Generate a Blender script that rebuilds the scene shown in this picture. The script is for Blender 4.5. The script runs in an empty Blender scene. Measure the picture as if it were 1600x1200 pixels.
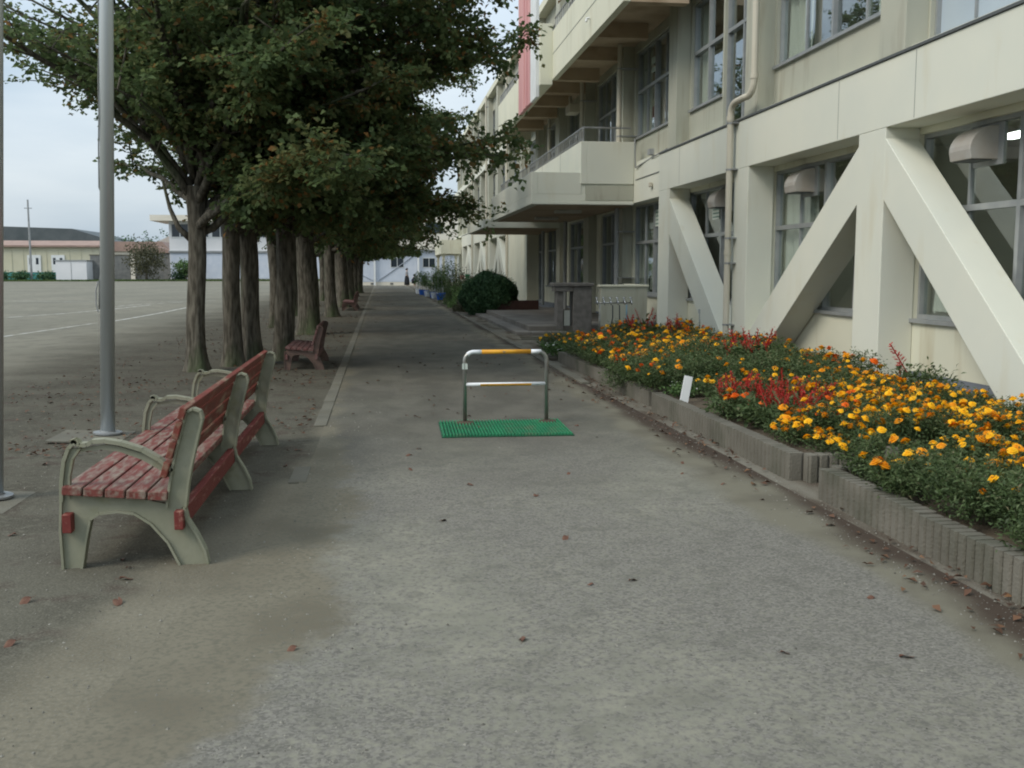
import bpy, math, random
import numpy as np
from mathutils import Vector, Matrix, Euler

scene = bpy.context.scene
col = scene.collection
R = math.radians

# ------------------------------------------------------------------ camera, sky, sun, exposure
cam_data = bpy.data.cameras.new('camera')
cam = bpy.data.objects.new('camera', cam_data)
col.objects.link(cam)
cam_data.sensor_width = 36.0
cam_data.lens = 36.0
cam_data.clip_start = 0.05
cam_data.clip_end = 3000
cam.location = (0, 0, 1.5)
cam.rotation_euler = (R(90 - 6.348), 0, R(-7.257))
scene.camera = cam

SUN_EL, SUN_AZ = R(42), R(243)        # azimuth clockwise from +Y: behind the camera, to the left
world = bpy.data.worlds.new("World")
scene.world = world
world.use_nodes = True
wn, wl = world.node_tree.nodes, world.node_tree.links
wn.clear()
w_out = wn.new('ShaderNodeOutputWorld')
w_sky = wn.new('ShaderNodeTexSky')
w_sky.sky_type = 'NISHITA'
w_sky.sun_disc = False
w_sky.sun_elevation = SUN_EL
w_sky.sun_rotation = SUN_AZ
w_sky.air_density = 1.2
w_sky.dust_density = 2.0
w_bg = wn.new('ShaderNodeBackground'); w_bg.inputs[1].default_value = 0.10
wl.new(w_sky.outputs[0], w_bg.inputs[0])
w_tc = wn.new('ShaderNodeTexCoord')
w_map = wn.new('ShaderNodeMapping'); w_map.inputs['Scale'].default_value = (1.0, 1.0, 4.5)
w_noise = wn.new('ShaderNodeTexNoise'); w_noise.inputs['Scale'].default_value = 2.2
w_noise.inputs['Detail'].default_value = 6
wl.new(w_tc.outputs['Generated'], w_map.inputs[0]); wl.new(w_map.outputs[0], w_noise.inputs['Vector'])
w_ramp = wn.new('ShaderNodeValToRGB')
w_ramp.color_ramp.elements[0].position = 0.30; w_ramp.color_ramp.elements[0].color = (0.47, 0.60, 0.73, 1)
w_ramp.color_ramp.elements[1].position = 0.68; w_ramp.color_ramp.elements[1].color = (0.82, 0.90, 0.96, 1)
wl.new(w_noise.outputs['Fac'], w_ramp.inputs[0])
w_cloud = wn.new('ShaderNodeBackground')
w_sep = wn.new('ShaderNodeSeparateXYZ'); wl.new(w_tc.outputs['Generated'], w_sep.inputs[0])
w_grad = wn.new('ShaderNodeMapRange')          # overcast sky: dimmer at the horizon, brighter overhead
w_grad.inputs[1].default_value = 0.0; w_grad.inputs[2].default_value = 0.75
w_grad.inputs[3].default_value = 0.56; w_grad.inputs[4].default_value = 1.15
wl.new(w_sep.outputs[2], w_grad.inputs[0]); wl.new(w_grad.outputs[0], w_cloud.inputs[1])
wl.new(w_ramp.outputs[0], w_cloud.inputs[0])
w_mix = wn.new('ShaderNodeMixShader'); w_mix.inputs[0].default_value = 0.88
wl.new(w_bg.outputs[0], w_mix.inputs[1]); wl.new(w_cloud.outputs[0], w_mix.inputs[2])
wl.new(w_mix.outputs[0], w_out.inputs[0])

sun_data = bpy.data.lights.new('sun', 'SUN')
sun_data.energy = 1.3
sun_data.angle = R(25)
sun_data.color = (1.0, 0.92, 0.80)
sun = bpy.data.objects.new('sun', sun_data)
col.objects.link(sun)
sd = Vector((math.sin(SUN_AZ) * math.cos(SUN_EL), math.cos(SUN_AZ) * math.cos(SUN_EL), math.sin(SUN_EL)))
sun.rotation_euler = sd.to_track_quat('Z', 'Y').to_euler()
sun.location = (-20, -20, 40)

scene.view_settings.view_transform = 'Standard'
scene.view_settings.look = 'None'
scene.view_settings.gamma = 1
scene.view_settings.exposure = 0.66
scene.render.engine = 'CYCLES'
scene.cycles.filter_width = 2.0
scene.cycles.max_bounces = 8
scene.cycles.diffuse_bounces = 6
scene.cycles.transmission_bounces = 8
scene.cycles.transparent_max_bounces = 12

# ------------------------------------------------------------------ materials
def mat(name, c1, c2=None, scale=4.0, rough=0.8, metal=0.0, stretch=(1, 1, 1), detail=6, lo=0.35, hi=0.65,
        bump=0.0, bump_scale=40.0, speck=None, spec=0.3, trans=0.0, c3=None, s3=1.0, lo3=0.5, hi3=0.7, st3=None):
    m = bpy.data.materials.new(name)
    m.use_nodes = True
    n, l = m.node_tree.nodes, m.node_tree.links
    b = n['Principled BSDF']
    b.inputs['Roughness'].default_value = rough
    b.inputs['Metallic'].default_value = metal
    b.inputs['Specular IOR Level'].default_value = spec
    tc = n.new('ShaderNodeTexCoord')
    def noise(sc, st, det=6):
        mp = n.new('ShaderNodeMapping'); mp.inputs['Scale'].default_value = st
        l.new(tc.outputs['Object'], mp.inputs[0])
        t = n.new('ShaderNodeTexNoise'); t.inputs['Scale'].default_value = sc; t.inputs['Detail'].default_value = det
        l.new(mp.outputs[0], t.inputs['Vector'])
        return t.outputs['Fac']
    def rng(sock, a, bb):
        r = n.new('ShaderNodeMapRange'); r.inputs[1].default_value = a; r.inputs[2].default_value = bb
        r.clamp = True
        l.new(sock, r.inputs[0]); return r.outputs[0]
    def mix(f, a, bb):
        x = n.new('ShaderNodeMix'); x.data_type = 'RGBA'
        if hasattr(f, 'is_linked'): l.new(f, x.inputs[0])
        else: x.inputs[0].default_value = f
        for s, v in ((6, a), (7, bb)):
            if isinstance(v, tuple): x.inputs[s].default_value = (*v, 1)
            else: l.new(v, x.inputs[s])
        return x.outputs[2]
    c = mix(rng(noise(scale, stretch, detail), lo, hi), c1, c2 or tuple(v * 0.85 for v in c1))
    if c3: c = mix(rng(noise(s3, st3 or stretch, 8), lo3, hi3), c, c3)
    if speck:
        c = mix(rng(noise(speck[0], (1, 1, 1), 2), speck[1], speck[2]), c, speck[3])
    l.new(c, b.inputs['Base Color'])
    if bump:
        bp = n.new('ShaderNodeBump'); bp.inputs['Strength'].default_value = bump; bp.inputs['Distance'].default_value = 0.02
        l.new(noise(bump_scale, stretch, 4), bp.inputs['Height']); l.new(bp.outputs[0], b.inputs['Normal'])
    if trans:
        t = n.new('ShaderNodeBsdfTranslucent'); l.new(c, t.inputs[0])
        ms = n.new('ShaderNodeMixShader'); ms.inputs[0].default_value = trans
        o = n['Material Output']
        l.new(b.outputs[0], ms.inputs[1]); l.new(t.outputs[0], ms.inputs[2]); l.new(ms.outputs[0], o.inputs[0])
    return m

def leaf_mat(name, stops, trans=0.3, rough=0.55):
    """per-leaf tint from a colour attribute, clumped variation from noise"""
    m = bpy.data.materials.new(name); m.use_nodes = True
    n, l = m.node_tree.nodes, m.node_tree.links
    b = n['Principled BSDF']; b.inputs['Roughness'].default_value = rough; b.inputs['Specular IOR Level'].default_value = 0.25
    at = n.new('ShaderNodeAttribute'); at.attribute_name = 'tint'
    tc = n.new('ShaderNodeTexCoord')
    t = n.new('ShaderNodeTexNoise'); t.inputs['Scale'].default_value = 1.1; t.inputs['Detail'].default_value = 3
    l.new(tc.outputs['Object'], t.inputs['Vector'])
    a = n.new('ShaderNodeMath'); a.operation = 'MULTIPLY_ADD'; a.inputs[1].default_value = 1.1; a.inputs[2].default_value = -0.55
    l.new(t.outputs['Fac'], a.inputs[0])
    ad = n.new('ShaderNodeMath'); ad.operation = 'ADD'; ad.use_clamp = True
    l.new(a.outputs[0], ad.inputs[0]); l.new(at.outputs['Fac'], ad.inputs[1])
    r = n.new('ShaderNodeValToRGB')
    els = r.color_ramp.elements
    while len(els) < len(stops): els.new(0.5)
    for e, (p, c) in zip(els, stops): e.position = p; e.color = (*c, 1)
    l.new(ad.outputs[0], r.inputs[0]); l.new(r.outputs[0], b.inputs['Base Color'])
    tr = n.new('ShaderNodeBsdfTranslucent'); l.new(r.outputs[0], tr.inputs[0])
    ms = n.new('ShaderNodeMixShader'); ms.inputs[0].default_value = trans
    l.new(b.outputs[0], ms.inputs[1]); l.new(tr.outputs[0], ms.inputs[2]); l.new(ms.outputs[0], n['Material Output'].inputs[0])
    return m

def glass_mat(name, tint, ior=1.65):
    m = bpy.data.materials.new(name); m.use_nodes = True
    n, l = m.node_tree.nodes, m.node_tree.links
    n.remove(n['Principled BSDF'])
    g = n.new('ShaderNodeBsdfGlossy'); g.inputs['Roughness'].default_value = 0.015; g.inputs['Color'].default_value = (0.92, 0.96, 1, 1)
    t = n.new('ShaderNodeBsdfTransparent'); t.inputs['Color'].default_value = (*tint, 1)
    lw = n.new('ShaderNodeLayerWeight'); lw.inputs['Blend'].default_value = 0.5
    pw = n.new('ShaderNodeMath'); pw.operation = 'POWER'; pw.inputs[1].default_value = 3.2
    f = n.new('ShaderNodeMath'); f.operation = 'MULTIPLY_ADD'; f.inputs[1].default_value = 0.85; f.inputs[2].default_value = 0.05
    l.new(lw.outputs['Facing'], pw.inputs[0]); l.new(pw.outputs[0], f.inputs[0])
    tc = n.new('ShaderNodeTexCoord'); no = n.new('ShaderNodeTexNoise'); no.inputs['Scale'].default_value = 0.9
    l.new(tc.outputs['Object'], no.inputs['Vector'])
    bp = n.new('ShaderNodeBump'); bp.inputs['Strength'].default_value = 0.06; bp.inputs['Distance'].default_value = 0.05
    l.new(no.outputs['Fac'], bp.inputs['Height']); l.new(bp.outputs[0], g.inputs['Normal'])
    ms = n.new('ShaderNodeMixShader')
    l.new(f.outputs[0], ms.inputs[0]); l.new(t.outputs[0], ms.inputs[1]); l.new(g.outputs[0], ms.inputs[2])
    l.new(ms.outputs[0], n['Material Output'].inputs[0])
    return m

def emit_mat(name, c, s):
    m = bpy.data.materials.new(name); m.use_nodes = True
    b = m.node_tree.nodes['Principled BSDF']
    b.inputs['Emission Color'].default_value = (*c, 1); b.inputs['Emission Strength'].default_value = s
    return m

M = {}
M['frame_wall'] = mat('painted_concrete_frame', (0.625, 0.64, 0.56), (0.665, 0.67, 0.575), 0.9, 0.85, c3=(0.58, 0.55, 0.42), s3=1.6, lo3=0.60, hi3=0.86,
                      st3=(1.5, 1.5, 0.35), bump=0.12, bump_scale=90)
M['wall'] = mat('painted_concrete_wall', (0.62, 0.62, 0.50), (0.67, 0.66, 0.53), 0.8, 0.88, c3=(0.48, 0.44, 0.31), s3=1.7, lo3=0.56, hi3=0.82,
                st3=(2.2, 2.2, 0.3), bump=0.12, bump_scale=90)
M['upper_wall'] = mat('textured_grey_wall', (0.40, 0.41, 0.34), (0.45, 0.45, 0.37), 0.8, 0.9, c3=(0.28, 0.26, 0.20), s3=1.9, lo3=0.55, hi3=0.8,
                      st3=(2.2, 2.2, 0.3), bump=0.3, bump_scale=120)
M['soffit'] = mat('tan_soffit', (0.42, 0.33, 0.23), (0.48, 0.38, 0.27), 1.2, 0.9, c3=(0.32, 0.24, 0.16), s3=1.1)
M['band'] = mat('grey_base_band', (0.17, 0.19, 0.22), (0.22, 0.24, 0.26), 3, 0.8)
M['flashing'] = mat('dark_flashing', (0.10, 0.11, 0.11), None, 3, 0.5)
M['alu'] = mat('aluminium', (0.30, 0.32, 0.325), (0.36, 0.375, 0.375), 5, 0.42, metal=0.35)
M['alu_dark'] = mat('weathered_aluminium', (0.28, 0.29, 0.29), (0.35, 0.36, 0.36), 5, 0.45, metal=0.6)
M['glass'] = glass_mat('window_glass', (0.90, 0.93, 0.91), 1.9)
M['frosted'] = mat('frosted_glass', (0.40, 0.47, 0.53), (0.46, 0.53, 0.58), 0.7, 0.22, spec=0.8)
M['curtain'] = mat('curtain_cloth', (0.78, 0.80, 0.74), (0.66, 0.68, 0.63), 7, 0.9, stretch=(1, 3, 0.15), trans=0.2)
M['interior'] = mat('interior_wall', (0.50, 0.49, 0.43), (0.42, 0.41, 0.36), 1.5, 0.9)
M['pipe'] = mat('beige_pipe', (0.50, 0.47, 0.38), (0.56, 0.53, 0.44), 2, 0.5, stretch=(1, 1, 0.3))
M['grey_pipe'] = mat('grey_pipe', (0.36, 0.38, 0.38), (0.28, 0.29, 0.29), 2.5, 0.5, stretch=(1, 1, 0.3))
M['hood'] = mat('vent_hood_metal', (0.46, 0.45, 0.42), (0.40, 0.36, 0.31), 3.5, 0.5, metal=0.2)
M['pink'] = mat('pink_panel', (0.62, 0.33, 0.32), (0.54, 0.27, 0.27), 1.0, 0.8, stretch=(1, 1, 0.3))
M['white_paint'] = mat('white_paint', (0.72, 0.74, 0.74), (0.64, 0.66, 0.65), 2, 0.7)
M['red_wood'] = mat('weathered_red_wood', (0.175, 0.038, 0.030), (0.15, 0.028, 0.024), 6, 0.65, stretch=(4, 0.7, 4), bump=0.25, bump_scale=60,
                    c3=(0.30, 0.16, 0.12), s3=7, lo3=0.56, hi3=0.70, st3=(5, 1.0, 5))
M['red_back'] = mat('faded_red_back_board', (0.20, 0.045, 0.032), (0.14, 0.04, 0.027), 6, 0.7, stretch=(4, 0.7, 4), bump=0.25, bump_scale=60,
                    c3=(0.24, 0.16, 0.11), s3=3.2, lo3=0.52, hi3=0.66, st3=(5, 1.0, 5))
M['red_seat'] = mat('worn_red_seat_board', (0.185, 0.050, 0.040), (0.135, 0.038, 0.03), 6, 0.65, stretch=(4, 0.7, 4), bump=0.25, bump_scale=60,
                    c3=(0.235, 0.19, 0.15), s3=9, lo3=0.42, hi3=0.66, st3=(5, 0.9, 5))
M['cast'] = mat('cast_iron_cream', (0.27, 0.27, 0.20), (0.22, 0.225, 0.16), 5, 0.6, c3=(0.19, 0.18, 0.09), s3=7, lo3=0.58, hi3=0.8, bump=0.1)
M['dark_frame'] = mat('dark_bench_iron', (0.10, 0.07, 0.055), (0.16, 0.10, 0.08), 6, 0.6)
M['brown_seat'] = mat('faded_brown_red_boards', (0.13, 0.05, 0.045), (0.18, 0.11, 0.10), 5, 0.7, stretch=(3, 1, 3))
M['pole'] = mat('brushed_pole', (0.50, 0.54, 0.54), (0.56, 0.60, 0.61), 1.5, 0.38, metal=0.55, stretch=(4, 4, 0.4))
M['cable'] = mat('grey_rope', (0.2, 0.21, 0.2), None, 9, 0.8)
M['steel'] = mat('stainless_tube', (0.30, 0.30, 0.28), (0.36, 0.36, 0.33), 8, 0.35, metal=0.8)
M['white_tape'] = mat('white_sleeve', (0.80, 0.82, 0.84), (0.72, 0.74, 0.76), 12, 0.4)
M['yellow_tape'] = mat('yellow_sleeve', (0.70, 0.36, 0.03), (0.60, 0.27, 0.03), 14, 0.45, c3=(0.3, 0.2, 0.1), s3=22, lo3=0.64, hi3=0.7)
M['green_mat'] = mat('green_rubber', (0.02, 0.21, 0.09), (0.015, 0.15, 0.07), 7, 0.6, c3=(0.09, 0.15, 0.08), s3=6, lo3=0.52, hi3=0.75)
M['green_dark'] = mat('green_rubber_base', (0.010, 0.085, 0.045), (0.03, 0.075, 0.045), 7, 0.8)
M['kerb'] = mat('old_kerb_concrete', (0.115, 0.110, 0.088), (0.155, 0.148, 0.118), 2.0, 0.95, c3=(0.13, 0.12, 0.09), s3=3, bump=0.3, bump_scale=60)
M['sandy_kerb'] = mat('sand_covered_kerb', (0.150, 0.141, 0.110), (0.185, 0.172, 0.136), 3.0, 0.95, c3=(0.11, 0.10, 0.075), s3=4, bump=0.3, bump_scale=60)
M['edging'] = mat('grooved_edging_concrete', (0.118, 0.110, 0.088), (0.165, 0.154, 0.126), 2.3, 0.95, c3=(0.075, 0.078, 0.055), s3=2.2, lo3=0.5, hi3=0.75, bump=0.4, bump_scale=70)
M['soil'] = mat('bed_soil', (0.065, 0.05, 0.035), (0.10, 0.08, 0.055), 9, 1.0, bump=0.9, bump_scale=35)
M['terrace'] = mat('terrace_concrete', (0.16, 0.148, 0.13), (0.20, 0.185, 0.165), 1.5, 0.9, c3=(0.11, 0.10, 0.085), s3=1.2)
M['stone'] = mat('dark_washstand_stone', (0.115, 0.11, 0.10), (0.17, 0.16, 0.15), 9, 0.75, speck=(160, 0.55, 0.7, (0.24, 0.23, 0.22)))
M['bark'] = mat('tree_bark', (0.050, 0.044, 0.033), (0.145, 0.132, 0.104), 7, 0.95, stretch=(3, 3, 0.6), bump=1.0, bump_scale=9, lo=.38, hi=.66,
                c3=(0.055, 0.075, 0.035), s3=1.6, lo3=0.5, hi3=0.68, st3=(1, 1, 0.4))
M['leaves'] = leaf_mat('tree_leaves', [(0.0, (0.080, 0.122, 0.052)), (0.42, (0.124, 0.178, 0.072)), (0.68, (0.180, 0.205, 0.084)),
                                       (0.80, (0.19, 0.140, 0.052)), (1.0, (0.32, 0.17, 0.06))], 0.55)
M['shrub'] = leaf_mat('shrub_leaves', [(0.0, (0.022, 0.060, 0.026)), (0.5, (0.060, 0.13, 0.055)), (1.0, (0.14, 0.22, 0.10))], 0.2)
M['mari_leaf'] = leaf_mat('marigold_leaves', [(0.0, (0.045, 0.070, 0.028)), (0.45, (0.085, 0.130, 0.048)), (0.75, (0.125, 0.160, 0.072)), (1.0, (0.21, 0.175, 0.10))], 0.3)
M['pale_leaf'] = leaf_mat('pale_green_leaves', [(0.0, (0.05, 0.10, 0.03)), (0.6, (0.11, 0.19, 0.06)), (1.0, (0.20, 0.25, 0.12))], 0.3)
M['dull_leaf'] = leaf_mat('dull_olive_leaves', [(0.0, (0.06, 0.065, 0.035)), (0.6, (0.10, 0.10, 0.055)), (1.0, (0.16, 0.13, 0.08))], 0.25)
M['yellow_petal'] = mat('yellow_petals', (0.95, 0.52, 0.012), (0.98, 0.62, 0.02), 60, 0.6, trans=0.25)
M['amber_petal'] = mat('amber_petals', (0.86, 0.34, 0.01), (0.90, 0.42, 0.015), 60, 0.6, trans=0.25)
M['orange_petal'] = mat('orange_petals', (0.80, 0.14, 0.01), (0.86, 0.19, 0.012), 60, 0.6, trans=0.25)
M['red_petal'] = mat('red_salvia_petals', (0.36, 0.018, 0.016), (0.46, 0.04, 0.025), 50, 0.6, trans=0.2)
M['white_petal'] = mat('white_petals', (0.75, 0.76, 0.72), None, 50, 0.6, trans=0.2)
M['stem'] = mat('green_stem', (0.05, 0.09, 0.03), None, 9, 0.8)
M['dry_leaf'] = mat('dry_brown_leaf', (0.10, 0.045, 0.03), (0.16, 0.09, 0.06), 15, 0.8)
M['litter'] = leaf_mat('leaf_litter', [(0.0, (0.05, 0.03, 0.02)), (0.6, (0.12, 0.06, 0.035)), (1.0, (0.22, 0.12, 0.06))], 0.1)
M['blue'] = mat('blue_pot_plastic', (0.02, 0.10, 0.42), (0.03, 0.13, 0.5), 5, 0.4)
M['white_plastic'] = mat('white_plastic', (0.62, 0.66, 0.72), None, 5, 0.4)
M['brown_box'] = mat('brown_planter_wood', (0.045, 0.022, 0.018), (0.06, 0.03, 0.022), 5, 0.8)
M['skin'] = mat('skin', (0.50, 0.32, 0.23), None, 5, 0.6)
M['hair'] = mat('black_hair', (0.012, 0.011, 0.012), None, 20, 0.5)
M['grey_cloth'] = mat('grey_cloth', (0.26, 0.26, 0.27), None, 12, 0.9)
M['black_cloth'] = mat('black_cloth', (0.018, 0.02, 0.024), None, 12, 0.9)
M['navy_cloth'] = mat('navy_cloth', (0.02, 0.03, 0.06), (0.03, 0.045, 0.08), 12, 0.9)
M['brace_grey'] = mat('brace_grey', (0.36, 0.40, 0.46), None, 4, 0.6)
M['grit'] = mat('grit_stones', (0.08, 0.075, 0.065), (0.28, 0.27, 0.23), 30, 0.9)
M['grass'] = leaf_mat('short_grass', [(0.0, (0.05, 0.09, 0.025)), (0.6, (0.09, 0.14, 0.04)), (1.0, (0.16, 0.17, 0.08))], 0.2)
M['prefab_blue'] = mat('pale_blue_siding', (0.50, 0.55, 0.63), (0.56, 0.60, 0.67), 1.5, 0.6)
M['prefab_cream'] = mat('cream_siding', (0.50, 0.48, 0.35), (0.55, 0.53, 0.40), 0.6, 0.7)
M['far_cream'] = mat('far_cream_wall', (0.62, 0.58, 0.49), (0.68, 0.64, 0.55), 0.4, 0.8)
M['far_white'] = mat('far_white_wall', (0.66, 0.67, 0.68), (0.72, 0.72, 0.73), 0.4, 0.8)
M['roof_red'] = mat('salmon_roof', (0.27, 0.19, 0.16), (0.33, 0.23, 0.19), 1.0, 0.8)
M['roof_dark'] = mat('dark_slate_roof', (0.07, 0.085, 0.09), (0.095, 0.11, 0.115), 0.8, 0.7)
M['dark_glass'] = mat('dark_pane', (0.02, 0.03, 0.04), None, 2, 0.1, spec=0.6)
M['teal'] = mat('teal_band', (0.06, 0.25, 0.24), None, 2, 0.7)
M['block_wall'] = mat('concrete_block', (0.14, 0.145, 0.14), (0.20, 0.20, 0.19), 2.0, 0.9)
M['chalk'] = mat('chalk_line', (0.50, 0.50, 0.47), (0.28, 0.265, 0.22), 2.2, 1.0, lo=0.45, hi=0.62)
M['lamp'] = emit_mat('fluorescent_tube', (0.95, 1.0, 0.95), 4.0)
M['lamp_off'] = mat('lamp_cover_off', (0.5, 0.5, 0.45), None, 4, 0.5)
M['paper'] = mat('paper_notice', (0.6, 0.66, 0.6), None, 4, 0.8)
M['paper_ink'] = mat('paper_ink', (0.05, 0.16, 0.12), None, 4, 0.8)
M['red_rubber'] = mat('faded_red_plastic', (0.36, 0.07, 0.05), None, 4, 0.6)
M['chrome'] = mat('chrome_tap', (0.65, 0.66, 0.68), None, 4, 0.2, metal=1.0)
M['hose_black'] = mat('dark_hose', (0.03, 0.035, 0.04), None, 4, 0.5)
M['hose_blue'] = mat('light_blue_hose', (0.18, 0.36, 0.46), None, 4, 0.5)

def sand_mix(noise, rng, mix):
    c = mix(rng(noise(1.6), 0.4, 0.66), (0.172, 0.157, 0.118), (0.132, 0.119, 0.088))
    c = mix(rng(noise(0.8, (1, 0.5, 1), 8), 0.52, 0.70), c, (0.098, 0.088, 0.065))
    return mix(rng(noise(45, (1, 1, 1), 5), 0.42, 0.70), c, (0.125, 0.118, 0.090))
def add_ground_nodes():
    """ground colour: pale sandy field, brown leaf-stained dirt under the trees, lighter trodden sand beside the path"""
    m = bpy.data.materials.new('ground_dirt'); m.use_nodes = True
    n, l = m.node_tree.nodes, m.node_tree.links
    b = n['Principled BSDF']; b.inputs['Roughness'].default_value = 1.0; b.inputs['Specular IOR Level'].default_value = 0.1
    tc = n.new('ShaderNodeTexCoord')
    sep = n.new('ShaderNodeSeparateXYZ'); l.new(tc.outputs['Object'], sep.inputs[0])
    def noise(sc, st=(1, 1, 1), d=6):
        mp = n.new('ShaderNodeMapping'); mp.inputs['Scale'].default_value = st; l.new(tc.outputs['Object'], mp.inputs[0])
        t = n.new('ShaderNodeTexNoise'); t.inputs['Scale'].default_value = sc; t.inputs['Detail'].default_value = d
        l.new(mp.outputs[0], t.inputs['Vector']); return t.outputs['Fac']
    def rng(s, a, bb, c=0.0, d=1.0):
        r = n.new('ShaderNodeMapRange'); r.inputs[1].default_value = a; r.inputs[2].default_value = bb
        r.inputs[3].default_value = c; r.inputs[4].default_value = d; r.clamp = True; r.interpolation_type = 'SMOOTHSTEP'
        l.new(s, r.inputs[0]); return r.outputs[0]
    def mth(op, a, bb):
        x = n.new('ShaderNodeMath'); x.operation = op
        for i, v in enumerate((a, bb)):
            if isinstance(v, (int, float)): x.inputs[i].default_value = v
            else: l.new(v, x.inputs[i])
        return x.outputs[0]
    def mix(f, a, bb):
        x = n.new('ShaderNodeMix'); x.data_type = 'RGBA'; l.new(f, x.inputs[0])
        for s, v in ((6, a), (7, bb)):
            if isinstance(v, tuple): x.inputs[s].default_value = (*v, 1)
            else: l.new(v, x.inputs[s])
        return x.outputs[2]
    X, Y = sep.outputs[0], sep.outputs[1]
    wob = mth('MULTIPLY', mth('SUBTRACT', noise(0.55), 0.5), 3.0)
    Xw = mth('ADD', X, wob)
    sand = mix(rng(noise(0.25, (1, 0.6, 1)), 0.38, 0.62), (0.165, 0.160, 0.128), (0.205, 0.195, 0.155))
    sand = mix(rng(noise(2.2, (1, 0.7, 1)), 0.45, 0.7), sand, (0.145, 0.139, 0.113))
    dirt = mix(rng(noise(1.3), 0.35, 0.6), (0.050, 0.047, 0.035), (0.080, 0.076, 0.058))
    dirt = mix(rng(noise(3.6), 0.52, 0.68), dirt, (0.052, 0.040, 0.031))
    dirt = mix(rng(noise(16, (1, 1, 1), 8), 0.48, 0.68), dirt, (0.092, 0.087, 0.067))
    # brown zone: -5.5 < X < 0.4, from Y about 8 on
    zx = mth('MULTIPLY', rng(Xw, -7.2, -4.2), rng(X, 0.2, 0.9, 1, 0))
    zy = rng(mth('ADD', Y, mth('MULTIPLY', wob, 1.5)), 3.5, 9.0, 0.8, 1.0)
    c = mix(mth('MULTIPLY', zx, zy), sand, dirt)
    # trodden sand between the benches and the path
    ed = mth('ADD', mth('SUBTRACT', X, rng(Y, 3.2, 8.5, -1.40, -0.60)), mth('MULTIPLY', mth('SUBTRACT', noise(1.7, (1, 1, 1), 9), 0.5), 0.55))
    c = mix(mth('MULTIPLY', mth('MULTIPLY', rng(ed, -0.12, 0.14), rng(X, 0.9, 1.2, 1, 0)), rng(Y, 11, 14, 1, 0)), c, sand_mix(noise, rng, mix))
    # right-hand strip beside planters
    dirt2 = mix(rng(noise(1.7, (1.6, 0.5, 1)), 0.38, 0.58), (0.075, 0.058, 0.043), (0.17, 0.158, 0.128))
    c = mix(mth('MULTIPLY', rng(X, 2.0, 2.3), rng(X, 20, 25, 1, 0)), c, dirt2)
    # fine grains
    g = noise(90, (1, 1, 1), 3)
    c2 = mix(rng(g, 0.3, 0.7), c, mix(rng(g, 0.3, 0.7), (0.10, 0.09, 0.07), (0.32, 0.30, 0.25)))
    x = n.new('ShaderNodeMix'); x.data_type = 'RGBA'; x.inputs[0].default_value = 0.22
    l.new(c, x.inputs[6]); l.new(c2, x.inputs[7])
    l.new(x.outputs[2], b.inputs['Base Color'])
    bp = n.new('ShaderNodeBump'); bp.inputs['Strength'].default_value = 0.35; bp.inputs['Distance'].default_value = 0.02
    l.new(noise(22, (1, 1, 1), 8), bp.inputs['Height']); l.new(bp.outputs[0], b.inputs['Normal'])
    return m

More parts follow.
